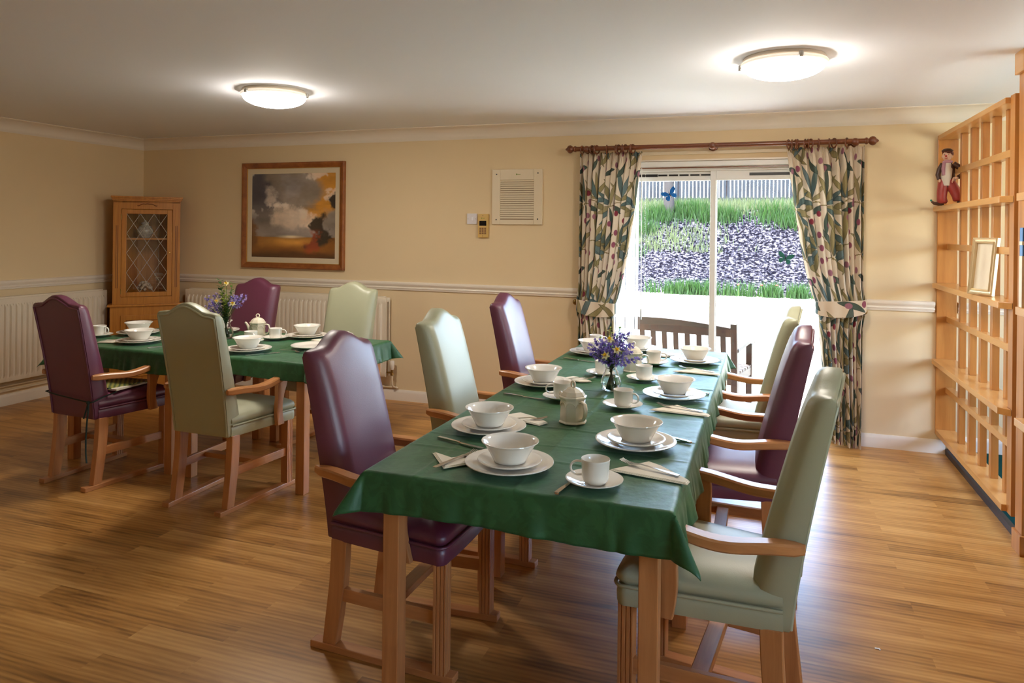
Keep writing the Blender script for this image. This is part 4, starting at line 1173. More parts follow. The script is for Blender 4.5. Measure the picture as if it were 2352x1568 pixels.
for side, xs_ in (('left', xsL), ('right', xsR)):
    for i, x in enumerate(xs_):
        lab = 'wooden curtain ring, %s from the left above the %s curtain' % (ordinal(i), side)
        rz = math.radians(random.uniform(-28, 28))
        o = R0 if k == 0 else dup(R0, (0, 0, 0))
        o.location = (x, py_, pz_-.0088); o.rotation_euler = (0, 0, rz); tag(o, lab, 'curtain ring', 'rings on the curtain pole'); k += 1

# ------------------------------------------------------------------ painting
def fbm(x, y, seed, oct=5, sx=1, sy=1):
    r = np.random.default_rng(seed); out = np.zeros_like(x); amp = 1; tot = 0
    for o in range(oct):
        f = 2**o; g = r.uniform(-1, 1, (f*4+3, f*4+3)); fx, fy = x*f*2*sx, y*f*2*sy
        ix = np.floor(fx).astype(int) % (f*4+1); iy = np.floor(fy).astype(int) % (f*4+1); tx = fx-np.floor(fx); ty = fy-np.floor(fy)
        tx = tx*tx*(3-2*tx); ty = ty*ty*(3-2*ty)
        out += amp*((g[ix, iy]*(1-tx)+g[ix+1, iy]*tx)*(1-ty)+(g[ix, iy+1]*(1-tx)+g[ix+1, iy+1]*tx)*ty); tot += amp; amp *= .55
    return out/tot
def painting():
    x0, x1, z0, z1 = -4.730, -3.598, 1.131, 2.125
    t = thing('painting', 'large framed landscape painting of clouds over golden ground on back wall', 'painting', ((x0+x1)/2, YB, (z0+z1)/2))
    W2, H2 = (x1-x0)/2, (z1-z0)/2
    bm = B()
    fw = .050
    secf = [(0, .0), (0, .030), (.008, .036), (.020, .034), (.034, .026), (.044, .020), (.050, .016), (.050, 0)]  # (in from edge, out of wall)
    rows = []
    for sx, sz in ((-1, -1), (1, -1), (1, 1), (-1, 1)):
        rows.append([bm.verts.new((sx*(W2-i), -o, sz*(H2-i))) for i, o in secf])
    for a in range(4):
        r, q = rows[a], rows[(a+1) % 4]
        for i in range(len(secf)-1): bm.faces.new((r[i], q[i], q[i+1], r[i+1]))
    bmesh.ops.recalc_face_normals(bm, faces=bm.faces[:])
    obj('frame', bm, M['goldframe'], t)
    bm = B(); w, h = W2-fw, H2-fw
    for a, b_, c, d in ((-w, w, h-.005, h), (-w, w, -h, -h+.005), (-w, -w+.005, -h, h), (w-.005, w, -h, h)): box(bm, a, b_, -.019, -.006, c, d)
    obj('gilt_slip', bm, M['gilt'], t)
    pw, ph = w-.053, h-.053
    bm = B(); box(bm, -w, w, -.010, -.004, ph, h); box(bm, -w, w, -.010, -.004, -h, -ph); box(bm, -w, -pw, -.010, -.004, -ph, ph); box(bm, pw, w, -.010, -.004, -ph, ph)
    obj('mount', bm, M['matboard'], t)
    n = 200
    u = np.linspace(0, 1, n)[:, None]+np.zeros((1, n)); v = np.linspace(0, 1, n)[None, :]+np.zeros((n, 1))
    f1 = fbm(u, v, 1); f2 = fbm(u, v, 2, 6, 2, 2); f3 = fbm(u, v, 3, 6, 2, 4)
    def mixc(c, d, m): m = np.clip(m, 0, 1)[..., None]; return c*(1-m)+np.array(d)*m
    def sm(x): x = np.clip(x, 0, 1); return x*x*(3-2*x)
    sky = np.zeros((n, n, 3)); sky[:] = (.30, .24, .19)
    sky = mixc(sky, (.055, .052, .085), sm((.40-u+f1*.45+f2*.1)/.22)*sm((v-.52+f2*.1)/.2))
    sky = mixc(sky, (.085, .080, .10), sm((.30-u+f1*.3)/.2)*sm((v-.28)/.2)*.55)
    sky = mixc(sky, (.62, .27, .035), sm((u-.58+f1*.35+f2*.15)/.20)*sm((v-.44+f2*.3)/.18))
    sky = mixc(sky, (.33, .29, .28), sm(1-np.hypot((u-.46)/.30, (v-.86)/.24)+f2*1.1))
    cl = sm((1-np.hypot((u-.43-.12*f1)/.26, (v-.46)/.16)+f2*1.5)*1.5); sky = mixc(sky, (.80, .62, .47), cl*.75)
    cl2 = sm((1-np.hypot((u-.22)/.16, (v-.76)/.12)+f2*1.8)*1.5); sky = mixc(sky, (.75, .62, .52), cl2*.7)
    sky = mixc(sky, (.80, .70, .60), sm((f2-.22)*7)*sm((v-.4)/.2)*.55)
    sky = mixc(sky, (.40, .33, .30), sm((v-.24)/.03)*sm((.40-v)/.1)*.6)
    gr = np.zeros((n, n, 3)); gr[:] = (.30, .105, .014)
    gr = mixc(gr, (.72, .33, .055), sm(1-np.abs((v-.19+f1*.05)/.09))*sm(1-np.abs((u-.45)/.55)))
    gr = mixc(gr, (.10, .032, .008), sm((.11-v+f3*.06)/.09))
    img = np.where((v > .245+f1*.01)[..., None], sky, gr)
    glow = sm(1-np.hypot((u-.47)/.22, (v-.248)/.026)); img = mixc(img, (1.0, .80, .52), glow)
    bl_ = sm((.15-u+f2*.25)/.08)*sm((.40-v+f2*.2)/.08)*sm((v-.10)/.08); img = mixc(img, (.17, .065, .014), bl_*.9)
    br = sm((u-.80+f2*.36+(.30-v)*.45+f1*.1)/.07)*sm((.60-v+f2*.32+(u-.8)*.4)/.07)*sm((v-.12+f2*.12)/.06); img = mixc(img, (.035, .024, .018), br)
    rd = sm((f2-.10)*6)*sm((u-.60)/.1)*sm((.36-v)/.1)*sm((v-.03)/.05); img = mixc(img, (.36, .055, .016), rd*.75)
    img = 1.15*img*(1+.35*f3[..., None]+.35*f2[..., None])
    px = -pw+2*pw*u; pz = -ph+2*ph*v
    grid_mesh('canvas', px, px*0-.0055, pz, np.clip(img, 0, 1).reshape(-1, 3), M['paint'], t)
    obj('glazing', boxb(-w, w, -.0135, -.0115, -h, h), M['glass'], t)
M['paint'] = vcol('painted_print', .5)
painting()

# ------------------------------------------------------------------ wall vent, switch, keypad
def logo(parent, cx, y, cz, s):
    bm = B(); lathe(bm, [(0, 0), (.5, 0), (.5, .1), (0, .1)], 14, axis='y'); bm.transform(Matrix.Translation((cx, y, cz)) @ Matrix.Diagonal((s*.32, -s*.02, s*.55, 1)))
    x = cx+s*.26
    for w_, h_ in ((.20, .30), (.17, .22), (.17, .22), (.16, .22), (.17, .22), (.14, .24)):
        box(bm, x, x+s*w_*.78, y-s*.002, y, cz-s*.14, cz-s*.14+s*h_); x += s*w_
    bmesh.ops.recalc_face_normals(bm, faces=bm.faces[:])
    obj('logo', bm, M['logo'], parent)
def vent():
    x0, x1, z0, z1 = -2.168, -1.724, 1.559, 2.020
    t = thing('wall_vent', 'cream louvred wall vent panel with four corner screws', 'vent', ((x0+x1)/2, YB, (z0+z1)/2))
    W2, H2 = (x1-x0)/2, (z1-z0)/2; gx0, gx1, gz0, gz1 = -.150, .147, -.188, .142
    bm = B(); box(bm, -W2, gx0, -.016, 0, -H2, H2); box(bm, gx1, W2, -.016, 0, -H2, H2); box(bm, gx0, gx1, -.016, 0, gz1, H2); box(bm, gx0, gx1, -.016, 0, -H2, gz0)
    obj('panel', bm, M['vent'], t, bevel=.003)
    obj('backing', boxb(gx0, gx1, -.004, -.001, gz0, gz1), M['key'], t)
    for i in range(18):
        z = gz0+.006+i*.0182
        bm = B(); prism(bm, [(-.0135, z), (-.012, z+.001), (-.0055, z+.0150), (-.007, z+.0150)], gx0, gx1, 'x'); obj('louvre', bm, M['vent'], t)
    for sx, sz in ((-1, 1), (1, 1), (1, -1), (-1, -1)):
        bm = B(); lathe(bm, [(0, -.019), (.005, -.019), (.006, -.016), (0, -.016)], 12, (sx*.182, 0, sz*.190+(.006 if sx > 0 else 0)), axis='y'); obj('screw', bm, M['black'], t)
    logo(t, -.005, -.0162, .188, .028)
vent()
t = thing('light_switch', 'white light switch left of the yellow keypad', 'switch', (-2.352, YB, 1.605))
obj('plate', boxb(-.0455, .0455, -.009, 0, -.046, .046), M['switch'], t, bevel=.003)
bm = B(); prism(bm, [(-.009, -.016), (-.009, .016), (-.0125, .016), (-.0165, -.016)], .0, .019, 'x'); obj('rocker', bm, M['switch'], t, bevel=.001)
for s in (-1, 1):
    bm = B(); lathe(bm, [(0, -.0105), (.0035, -.0105), (.0035, -.009), (0, -.009)], 10, (s*.034, 0, 0), axis='y'); obj('screw', bm, M['chrome'], t)
t = thing('keypad', 'yellowed wall keypad with dark display and brown buttons', 'keypad', (-2.245, YB, 1.547))
obj('case', boxb(-.046, .046, -.022, 0, -.100, .100), M['yellowed'], t, bevel=.003)
obj('display', boxb(-.031, .031, -.0235, -.0215, .000, .042), M['screen'], t)
for i in range(3):
    for j in range(4):
        x, z = -.0215+.0215*i, -.022-.0145*j
        obj('button', boxb(x-.0085, x+.0085, -.0245, -.0215, z-.0055, z+.0055), M['key'], t, bevel=.001)
for z in (-.086, .086):
    bm = B(); lathe(bm, [(0, -.0235), (.004, -.0235), (.004, -.0215), (0, -.0215)], 10, (0, 0, z), axis='y'); obj('screw', bm, M['key'], t)
logo(t, -.012, -.0222, .064, .022)

# ------------------------------------------------------------------ radiators (local: x along the wall, -y out of the wall)
def radiator(name, L, z0, z1, loc, rz, label, valve):
    t = thing(name, label, 'radiator', loc, rz, 'panel radiators')
    def panel(yf):
        bm = B(); n = max(2, int(L/.0485)); pitch = (L-.05)/n
        prof = []
        x = -L/2+.025
        pts = [(-L/2, 0)]
        for i in range(n):
            a = x+i*pitch
            pts += [(a+pitch*.10, 0), (a+pitch*.20, .017), (a+pitch*.58, .017), (a+pitch*.70, 0)]
        pts.append((L/2, 0))
        rows = []
        for z, k in ((z0, 0), (z0+.004, 0), (z0+.038, 0), (z0+.060, 1), (z1-.070, 1), (z1-.048, 0), (z1-.003, 0), (z1, 0)):
            inset = .003 if z in (z0, z1) else 0
            rows.append([(px, yf+inset-d*k, z) for px, d in pts] + [(L/2, yf+.016, z), (-L/2, yf+.016, z)])
        loft(bm, rows); bmesh.ops.recalc_face_normals(bm, faces=bm.faces[:]); return bm
    obj('front_panel', panel(-.098), M['radiator'], t, smooth=50)
    obj('rear_panel', panel(-.040), M['radiator'], t, smooth=50)
    bm = B(); box(bm, -L/2+.03, L/2-.03, -.082, -.040, z1-.006, z1+.012)
    x = -L/2+.05
    obj('top_grille', bm, M['radiator'], t, bevel=.002)
    if valve:
        x = L/2+.045
        bm = B(); tube(bm, [(L/2-.005, -.06, z0+.035), (x, -.06, z0+.035)], .009, 10); tube(bm, [(x, -.06, z0+.01), (x, -.06, z0+.075)], .011, 10); lathe(bm, [(0, 0), (.016, 0), (.016, .014), (0, .014)], 6, (x, -.06, z0+.015))
        obj('valve_body', bm, M['hook'], t, smooth=40)
        bm = B(); lathe(bm, [(0, 0), (.014, 0), (.016, .012), (.020, .018), (.021, .070), (.018, .078), (0, .079)], 20, (x, -.06, z0+.062)); obj('thermostatic_head', bm, M['trim'], t, smooth=40)
    return t
LB = 2.215
radiator('radiator', LB, .215, .905, (-4.225, YB, 0), 0, 'cream panel radiator on the back wall beneath the dado rail', True)
radiator('radiator', 2.60, .215, .905, (XL, 3.875, 0), math.radians(90), 'cream panel radiator on the left wall', False)
bm = B()
xv = -4.225+LB/2+.045
tube(bm, [(xv, YB-.06, .232), (xv, YB-.060, .150), (xv+.006, YB-.052, .128), (xv+.028, YB-.022, .112), (xv+.030, YB-.012, .110)], .008, 10)
tube(bm, [(-5.2, YB-.018, .112), (xv+.032, YB-.018, .112)], .008, 10)
o = obj('heating_pipe', bm, M['pipe'], smooth=60); tag(o, 'cream painted heating pipe running along the skirting below the back wall radiator', 'pipe')
for x in (-3.18, -3.7):
    bm = B(); lathe(bm, [(0, -.010), (.012, -.010), (.012, .010), (0, .010)], 12, (x, YB-.018, .112), axis='x'); obj('pipe_clip', bm, M['pipe'], o, smooth=40)
bm = B()
for z in (.125, .165): tube(bm, [(XL+.018, YF+.3, z), (XL+.018, 5.2, z)], .009, 10)
tag(obj('heating_pipe', bm, M['pipe'], smooth=60), 'pair of cream pipes along the left wall skirting', 'pipe')

# ------------------------------------------------------------------ corner cabinet  (local: x along the front, -y out towards the room)
def cabinet():
    c0, c1 = Vector((-5.735, 5.100)), Vector((-5.330, 5.502))
    mid = (c0+c1)/2; ang = math.atan2(c1.y-c0.y, c1.x-c0.x); w = (c1-c0).length/2
    t = thing('corner_cabinet', 'golden oak corner cabinet with leaded glass door', 'cabinet', (mid.x, mid.y, 0), ang)
    def pent(k, out=0, d=.13):  # plan outline, k widens the front
        return [(-w-k, -out), (w+k, -out), (w+k, d), (.10, .45), (-.10, .45), (-w-k, d)]
    zt, zw = 1.795, .775
    ox, oz0, oz1 = w-.068, .845, 1.675     # upper door opening (half width)
    bm = B()  # upper case: stiles, rails, sides, back, top
    box(bm, -w, -ox-.0, 0, .022, zw, zt-.04); box(bm, ox, w, 0, .022, zw, zt-.04); box(bm, -ox, ox, 0, .022, oz1, zt-.04); box(bm, -ox, ox, 0, .022, zw, oz0)
    for s in (-1, 1):
        prism(bm, [(s*w, .022), (s*(w-.018), .022), (s*(w-.018), .125), (s*.095, .44), (s*.10, .45), (s*w, .13)], zw, zt-.04, 'z')
    prism(bm, [(-.10, .44), (.10, .44), (.10, .45), (-.10, .45)], zw, zt-.04, 'z')
    prism(bm, pent(-.001), zt-.062, zt-.04, 'z'); prism(bm, pent(-.001, -.023), zw, zw+.02, 'z')
    obj('upper_case', bm, M['oak'], t, bevel=.002)
    bm = B()
    for z, k in ((zt-.045, .006), (zt-.030, .012), (zt-.016, .020)): prism(bm, pent(k, k), z, z+.0165, 'z')
    obj('cornice', bm, M['oak'], t, bevel=.003)
    bm = B(); kb = .018
    obj('waist_moulding', (prism(bm, pent(kb+.022, kb+.022), zw-.018, zw+.002, 'z'), bm)[1], M['oak'], t, bevel=.006)
    # fluted stiles and carved scrolls
    bm = B()
    for s in (-1, 1):
        for q in (-.007, .007): box(bm, s*(w-.034)+q-.003, s*(w-.034)+q+.003, -.0025, .001, .93, 1.52)
    obj('stile_moulding', bm, M['oak_dark'], t)
    def scroll(z):
        bm = B(); pts = [(-.085, -.003, z-.008), (-.078, -.004, z-.014), (-.066, -.004, z-.010), (-.052, -.004, z), (-.035, -.004, z+.006), (-.018, -.004, z+.004), (0, -.004, z+.008), (.018, -.004, z+.004), (.035, -.004, z+.006), (.052, -.004, z), (.066, -.004, z-.010), (.078, -.004, z-.014), (.085, -.003, z-.008)]
        tube(bm, pts, [.002, .004, .0045, .004, .0045, .004, .005, .004, .0045, .004, .0045, .004, .002], 8); obj('carved_scroll', bm, M['oak_dark'], t, smooth=60)
    scroll(1.720); scroll(.715)
    # glazed door
    a = ox-.003; z0, z1 = oz0+.003, oz1-.003; fw = .042
    bm = B(); box(bm, -a, -a+fw, -.006, .016, z0, z1); box(bm, a-fw, a, -.006, .016, z0, z1); box(bm, -a+fw, a-fw, -.006, .016, z1-fw, z1); box(bm, -a+fw, a-fw, -.006, .016, z0, z0+fw)
    d = obj('door', bm, M['oak'], t, bevel=.003)
    gx, gz0, gz1 = a-fw, z0+fw, z1-fw
    obj('glass_pane', boxb(-gx, gx, .004, .007, gz0, gz1), M['glass'], d)
    bm = B()   # diamond leading: 3 columns x 4 rows of lozenges
    dx, dz = 2*gx/3, (gz1-gz0)/4
    def clip(p, q):
        (x_0, z_0), (x_1, z_1) = p, q; t0, t1 = 0, 1
        for dlt, lo, hi, s0 in ((x_1-x_0, -gx, gx, x_0), (z_1-z_0, gz0, gz1, z_0)):
            if abs(dlt) < 1e-9: continue
            ta, tb = (lo-s0)/dlt, (hi-s0)/dlt
            if ta > tb: ta, tb = tb, ta
            t0, t1 = max(t0, ta), min(t1, tb)
        if t1-t0 < 1e-3: return None
        return (x_0+(x_1-x_0)*t0, z_0+(z_1-z_0)*t0), (x_0+(x_1-x_0)*t1, z_0+(z_1-z_0)*t1)
    for i in range(-6, 8):
        for s in (1, -1):
            x_0 = -gx+i*dx; n_ = 8
            p = (x_0, gz0), (x_0+s*dx*n_, gz0+dz*n_)
            r = clip(*p)
            if r: bar(bm, (r[0][0], .003, r[0][1]), (r[1][0], .003, r[1][1]), .0036, .003, (0, 1, 0))
    obj('leading', bm, M['lead'], d)
    bm = B(); lathe(bm, [(0, -.022), (.006, -.022), (.009, -.016), (.006, -.010), (.004, -.006), (0, -.006)], 12, (a-fw*.45, 0, 1.265), axis='y'); obj('knob', bm, M['brass'], d, smooth=50)
    for z in (.90, 1.60):
        bm = B(); lathe(bm, [(0, 0), (.004, 0), (.004, .05), (0, .05)], 8, (-a-.002, -.004, z-.025)); obj('hinge', bm, M['hook'], d)
    bm = B(); prism(bm, [(-w+.022, .03), (w-.022, .03), (w-.022, .12), (.09, .435), (-.09, .435), (-w+.022, .12)], 1.385, 1.400, 'z'); obj('shelf', bm, M['oak'], t, bevel=.002)
    # base
    bm = B(); prism(bm, pent(kb, kb), .0, zw-.018, 'z'); obj('base_case', bm, M['oak'], t, bevel=.002)
    bm = B(); b0, b1 = .10, .675
    box(bm, -a, a, -kb-.014, -kb, b0, b1); bd = obj('base_door', bm, M['oak'], t, bevel=.003)
    bm = B()
    for q0, q1, r0, r1 in ((-a+.045, a-.045, b1-.052, b1-.045), (-a+.045, a-.045, b0+.045, b0+.052), (-a+.045, -a+.052, b0+.045, b1-.045), (a-.052, a-.045, b0+.045, b1-.045)): box(bm, q0, q1, -kb-.018, -kb-.013, r0, r1)
    obj('panel_bead', bm, M['oak_dark'], bd)
    bm = B(); lathe(bm, [(0, -.024), (.006, -.024), (.009, -.018), (.004, -.008), (0, -.006)], 12, (a-.02, -kb-.008, .40), axis='y'); obj('knob', bm, M['brass'], bd, smooth=50)
    Mt = Matrix.Translation((mid.x, mid.y, 0)) @ Matrix.Rotation(ang, 4, 'Z')
    # ornaments inside
    p = Mt @ Vector((-.02, .15, 1.4005)); o = thing('ginger_jar', 'round painted china pot on the upper shelf inside corner cabinet', 'ornament', p, 0)
    bm = B(); lathe(bm, [(0, 0), (.035, 0), (.045, .010), (.068, .045), (.072, .075), (.055, .110), (.030, .125), (.032, .135), (0, .135)], 28); obj('body', bm, M['pot'], o, smooth=50)
    bm = B(); lathe(bm, [(0, .135), (.038, .135), (.036, .145), (.015, .158), (.010, .170), (0, .174)], 24); obj('lid', bm, M['pot'], o, smooth=50)
    p = Mt @ Vector((-.02, .14, .7955)); o = thing('flower_ornament', 'small china flower ornament at the bottom inside corner cabinet', 'ornament', p, 0)
    bm = B(); lathe(bm, [(0, 0), (.05, 0), (.055, .012), (.03, .05), (.035, .07), (0, .07)], 20); obj('base', bm, M['white_shirt'], o, smooth=50)
    bm = B(); rs = random.Random(4)
    for k_ in range(34):
        an, e = rs.uniform(0, 6.28), rs.uniform(.0, 1.4); r = .06
        sphere(bm, (r*math.cos(an)*math.cos(e), r*math.sin(an)*math.cos(e), .105+.07*math.sin(e)), rs.uniform(.012, .02), 7, 5)
    obj('blossoms', bm, M['pot2'], o, smooth=60)
cabinet()
# ------------------------------------------------------------------ open shelving divider on the right
def divider():
    t = thing('shelving_unit', 'honey coloured open wooden shelving divider at right beside the patio door wall', 'shelving', (0, 0, 0))
    xa, xb, ya, yb = 1.128, 1.250, 4.195, YB-.001
    z0, z1 = .135, 2.195
    obj('end_board', boxb(xa, xb, yb-.022, yb, z0, z1), M['maple'], t, bevel=.002)
    obj('end_board', boxb(1.150, xb, ya-.070, ya, z0, z1+.008), M['maple'], t, bevel=.002)
    obj('top_board', boxb(xa, xb, ya, yb-.022, z1-.030, z1), M['maple_y'], t, bevel=.002)
    obj('bottom_board', boxb(xa, xb, ya, yb-.022, z0, z0+.034), M['maple_y'], t, bevel=.002)
    for z in (1.703, 1.178, .655):
        bm = B(); prism(bm, [(1.100, yb-.024), (1.100, 4.172), (1.148, 4.128), (1.148, ya+.001), (xb-.001, ya+.001), (xb-.001, yb-.024)], z-.033, z, 'z'); obj('shelf', bm, M['maple_y'], t, bevel=.002)
    zs = [z0+.034, .622, .655, 1.145, 1.178, 1.670, 1.703, z1-.030]
    for y in (5.330, 5.088, 4.862, 4.640, 4.400):
        for a, b_ in ((zs[0], zs[1]), (zs[2], zs[3]), (zs[4], zs[5]), (zs[6], zs[7])):
            obj('slat', boxb(1.192, 1.228, y-.022, y+.022, a, b_), M['maple'], t, bevel=.0015)
    for z in (1.930, 1.428, .931, .444):
        obj('rail', boxb(1.186, 1.2315, ya, yb-.022, z-.019, z+.019), M['maple_y'], t, bevel=.0015)
    return t
divider()
t = thing('wooden_column', 'square wooden column with plinth and capital block at far right edge', 'column', (1.206, 4.040, 0))
obj('shaft', boxb(-.049, .049, -.050, .050, .095, 2.285), M['maple'], t, bevel=.003)
obj('plinth_block', boxb(-.060, .060, -.061, .061, 0, .095), M['maple'], t, bevel=.003)
obj('capital_block', boxb(-.065, .065, -.065, .065, 2.285, ZC-.001), M['maple_y'], t, bevel=.003)
t = thing('shelving_unit', 'second open wooden shelving bay cut off by the right picture edge', 'shelving', (0, 0, 0))
for z in (1.703, 1.178, .665): obj('shelf', boxb(1.100, 1.158, 2.40, 3.915, z-.036, z), M['maple_y'], t, bevel=.002)
for z in (1.703, 1.178, .665): obj('shelf', boxb(1.158, 1.30, 2.40, 3.858, z-.036, z), M['maple_y'], t, bevel=.002)
obj('end_board', boxb(1.16, 1.30, 2.38, 2.40, .135, 2.20), M['maple'], t, bevel=.002)
obj('back_board', boxb(1.285, 1.30, 2.40, 3.858, .135, 2.20), M['maple'], t, bevel=.002)
obj('top_board', boxb(1.16, 1.30, 2.40, 3.858, 2.17, 2.20), M['maple_y'], t, bevel=.002)
obj('bottom_board', boxb(1.16, 1.30, 2.40, 3.858, .135, .17), M['maple_y'], t, bevel=.002)
bk = thing('book', 'tall blue and white book at the right picture edge on the shelf', 'book', (1.112, 3.885, 1.1785))
obj('cover', boxb(0, .17, -.02, .02, 0, .365), M['blue_book'], bk, bevel=.002)
bm = B(); box(bm, -.0012, .02, -.0205, .0205, .285, .302); box(bm, -.0012, .02, -.0205, .0205, 0, .235); obj('spine_band', bm, M['page'], bk)

# picture frame leaning on the middle shelf
def shelf_frame():
    ang = math.radians(-65)
    t = thing('picture_frame', 'pale gold picture frame leaning on the middle shelf', 'picture frame', (1.128, 4.575, 1.180), ang)
    w, h, fw = .090, .315, .030
    tilt = Matrix.Rotation(math.radians(-6), 4, 'X')
    bm = B(); sec_ = [(0, 0), (0, .014), (.006, .020), (.014, .014), (.020, .013), (.026, .019), (.032, .012), (.032, 0)]
    rows = []
    for sx, top in ((-1, 0), (1, 0), (1, 1), (-1, 1)):
        rows.append([bm.verts.new((sx*(w-i), -o, (h-i) if top else i)) for i, o in sec_])
    for a in range(4):
        r, q = rows[a], rows[(a+1) % 4]
        for i in range(len(sec_)-1): bm.faces.new((r[i], q[i], q[i+1], r[i+1]))
    box(bm, -w, w, -.001, .003, 0, h)
    bmesh.ops.recalc_face_normals(bm, faces=bm.faces[:]); bm.transform(tilt); obj('frame', bm, M['palegold'], t)
    n = 60; u = np.linspace(0, 1, n)[:, None]+np.zeros((1, n)); v = np.linspace(0, 1, n)[None, :]+np.zeros((n, 1))
    col = np.zeros((n, n, 3)); col[:] = (.74, .62, .44)
    f = fbm(u, v, 9, 5); g = np.clip(1.2-np.hypot((u-.5)/.22, (v-.52)/.36)+f*.8, 0, 1)[..., None]
    col = col*(1-g*.5)+np.array((.50, .34, .20))*g*.5
    px = (-w+fw)+(2*w-2*fw)*u; pz = fw+(h-2*fw)*v
    py = px*0-.006
    yy = py*math.cos(tilt.to_euler().x)-pz*math.sin(tilt.to_euler().x); zz = py*math.sin(tilt.to_euler().x)+pz*math.cos(tilt.to_euler().x)
    grid_mesh('drawing', px, yy, zz, col.reshape(-1, 3), M['paint'], t)
    bm = B(); bar(bm, (0, .030, .22), (0, .052, .003), .04, .004, (0, 1, 0)); obj('easel_back', bm, M['key'], t)
shelf_frame()

# clown-like figurine on the upper shelf (local x = right seen from the room, z up)
def figurine():
    a = -math.atan2(.208, .978)
    t = thing('figurine', 'painted figurine in brown coat and red trousers on the upper shelf', 'figurine', (1.132, 5.40, 1.7035), a); t.scale = (.95, .95, .95)
    def T(nm, mt, fn, sm_=60):
        bm = B(); fn(bm); bmesh.ops.recalc_face_normals(bm, faces=bm.faces[:]); return obj(nm, bm, M[mt], t, smooth=sm_)
    def trousers(bm):
        tube(bm, [(-.012, 0, .175), (-.024, .0, .14), (-.031, -.004, .09), (-.033, -.004, .05), (-.029, -.004, .022), (-.029, -.004, .012)], [.034, .036, .033, .031, .034, .024], 14)
        tube(bm, [(.006, 0, .175), (.022, 0, .14), (.042, -.004, .10), (.055, -.006, .065), (.064, -.008, .038), (.066, -.008, .028)], [.034, .036, .033, .030, .032, .022], 14)
        sphere(bm, (-.002, 0, .165), .038, 14, 10, (1, .8, .7))
    T('trousers', 'red_cloth', trousers)
    T('shirt', 'white_shirt', lambda bm: (tube(bm, [(-.006, -.012, .135), (-.006, -.012, .19), (-.002, -.010, .25), (.0, -.006, .30)], [.028, .034, .034, .018], 14)))
    def coat(bm):
        tube(bm, [(.010, .010, .125), (.010, .008, .17), (.006, .008, .215), (.004, .006, .26), (.002, .004, .298)], [.040, .040, .038, .040, .020], 16)
        tube(bm, [(.034, .0, .287), (.066, -.002, .262), (.102, -.004, .236), (.088, -.020, .206), (.062, -.030, .190)], [.018, .019, .019, .016, .014], 12)   # bent arm, hand on hip
        tube(bm, [(-.028, .002, .287), (-.048, -.004, .25), (-.058, -.010, .21), (-.050, -.018, .18)], [.017, .017, .015, .013], 12)
        # coat tails
        loft(bm, [[(-.040, .02, .19), (-.052, .012, .11), (-.064, .016, .055), (-.052, .03, .055), (-.03, .036, .12)], [(-.034, .03, .19), (-.045, .024, .11), (-.056, .028, .055), (-.046, .04, .058), (-.024, .044, .12)]])
        loft(bm, [[(.030, .0, .20), (.052, -.012, .14), (.088, -.012, .085), (.096, .012, .08), (.05, .03, .14)], [(.030, .010, .20), (.052, .0, .14), (.084, .0, .085), (.090, .022, .08), (.048, .04, .14)]])
    T('coat', 'brown_coat', coat)
    T('scarf', 'pink', lambda bm: (torus(bm, (.0, -.002, .300), .022, .010, 18, 8, 'z'), tube(bm, [(-.020, -.018, .295), (-.024, -.034, .25), (-.022, -.036, .205)], [.011, .014, .012], 8)))
    def head(bm):
        sphere(bm, (-.004, -.002, .340), .032, 18, 14, (.9, .95, 1.12)); tube(bm, [(0, 0, .29), (-.002, 0, .32)], .014, 10)
        sphere(bm, (.027, .004, .338), .008, 8, 6, (.5, .8, 1.2)); sphere(bm, (-.033, .004, .338), .008, 8, 6, (.5, .8, 1.2))
    T('head', 'skin', head)
    def eyes(bm):
        for x in (-.018, .004): sphere(bm, (x, -.029, .347), .0032, 8, 6, (1.2, .5, .8))
    T('eyes', 'brown_coat', eyes)
    T('nose', 'redpaint', lambda bm: sphere(bm, (-.010, -.034, .338), .0075, 10, 8))
    T('mouth', 'redpaint', lambda bm: tube(bm, [(-.018, -.028, .325), (-.009, -.0315, .322), (.001, -.028, .325)], .0022, 6))
    def hair(bm):
        rs = random.Random(2)
        for k in range(40):
            an = rs.uniform(0, 6.28); e = rs.uniform(.15, 1.5)
            p = (-.004+.031*math.cos(an)*math.cos(e), .004+.031*math.sin(an)*math.cos(e), .346+.036*math.sin(e))
            if p[1] < -.012 and p[2] < .366: continue
            sphere(bm, p, rs.uniform(.009, .013), 7, 5)
    T('hair', 'hair', hair)
    T('hat', 'brown_coat', lambda bm: lathe(bm, [(0, .398), (.022, .395), (.034, .384), (.037, .379), (.03, .377), (0, .378)], 18, (-.002, .002, -.004)))
    def hands(bm):
        sphere(bm, (.052, -.038, .184), .012, 10, 8, (1.2, .8, .8))
        for k in range(5): tube(bm, [(.046-.003*k, -.042, .190-.006*k), (.034-.002*k, -.046, .186-.007*k), (.030, -.046, .180-.007*k)], [.0036, .0032, .0022], 6)
        sphere(bm, (-.046, -.020, .170), .011, 10, 8, (.8, .8, 1.2))
    T('hands', 'skin', hands)
    def shoes(bm):
        tube(bm, [(-.022, -.004, .010), (-.050, -.012, .0095), (-.078, -.018, .014), (-.094, -.020, .026)], [.012, .0125, .011, .006], 10)
        tube(bm, [(.066, -.006, .024), (.078, -.016, .018), (.090, -.024, .024), (.092, -.026, .040)], [.014, .014, .012, .006], 10)
    T('shoes', 'brown_coat', shoes)
    T('heel', 'blue_sock', lambda bm: box(bm, .052, .078, -.02, .006, .0, .014))
    T('pompoms', 'pompom', lambda bm: (sphere(bm, (-.096, -.020, .034), .0075, 10, 8), sphere(bm, (.091, -.027, .047), .0075, 10, 8)))
figurine()

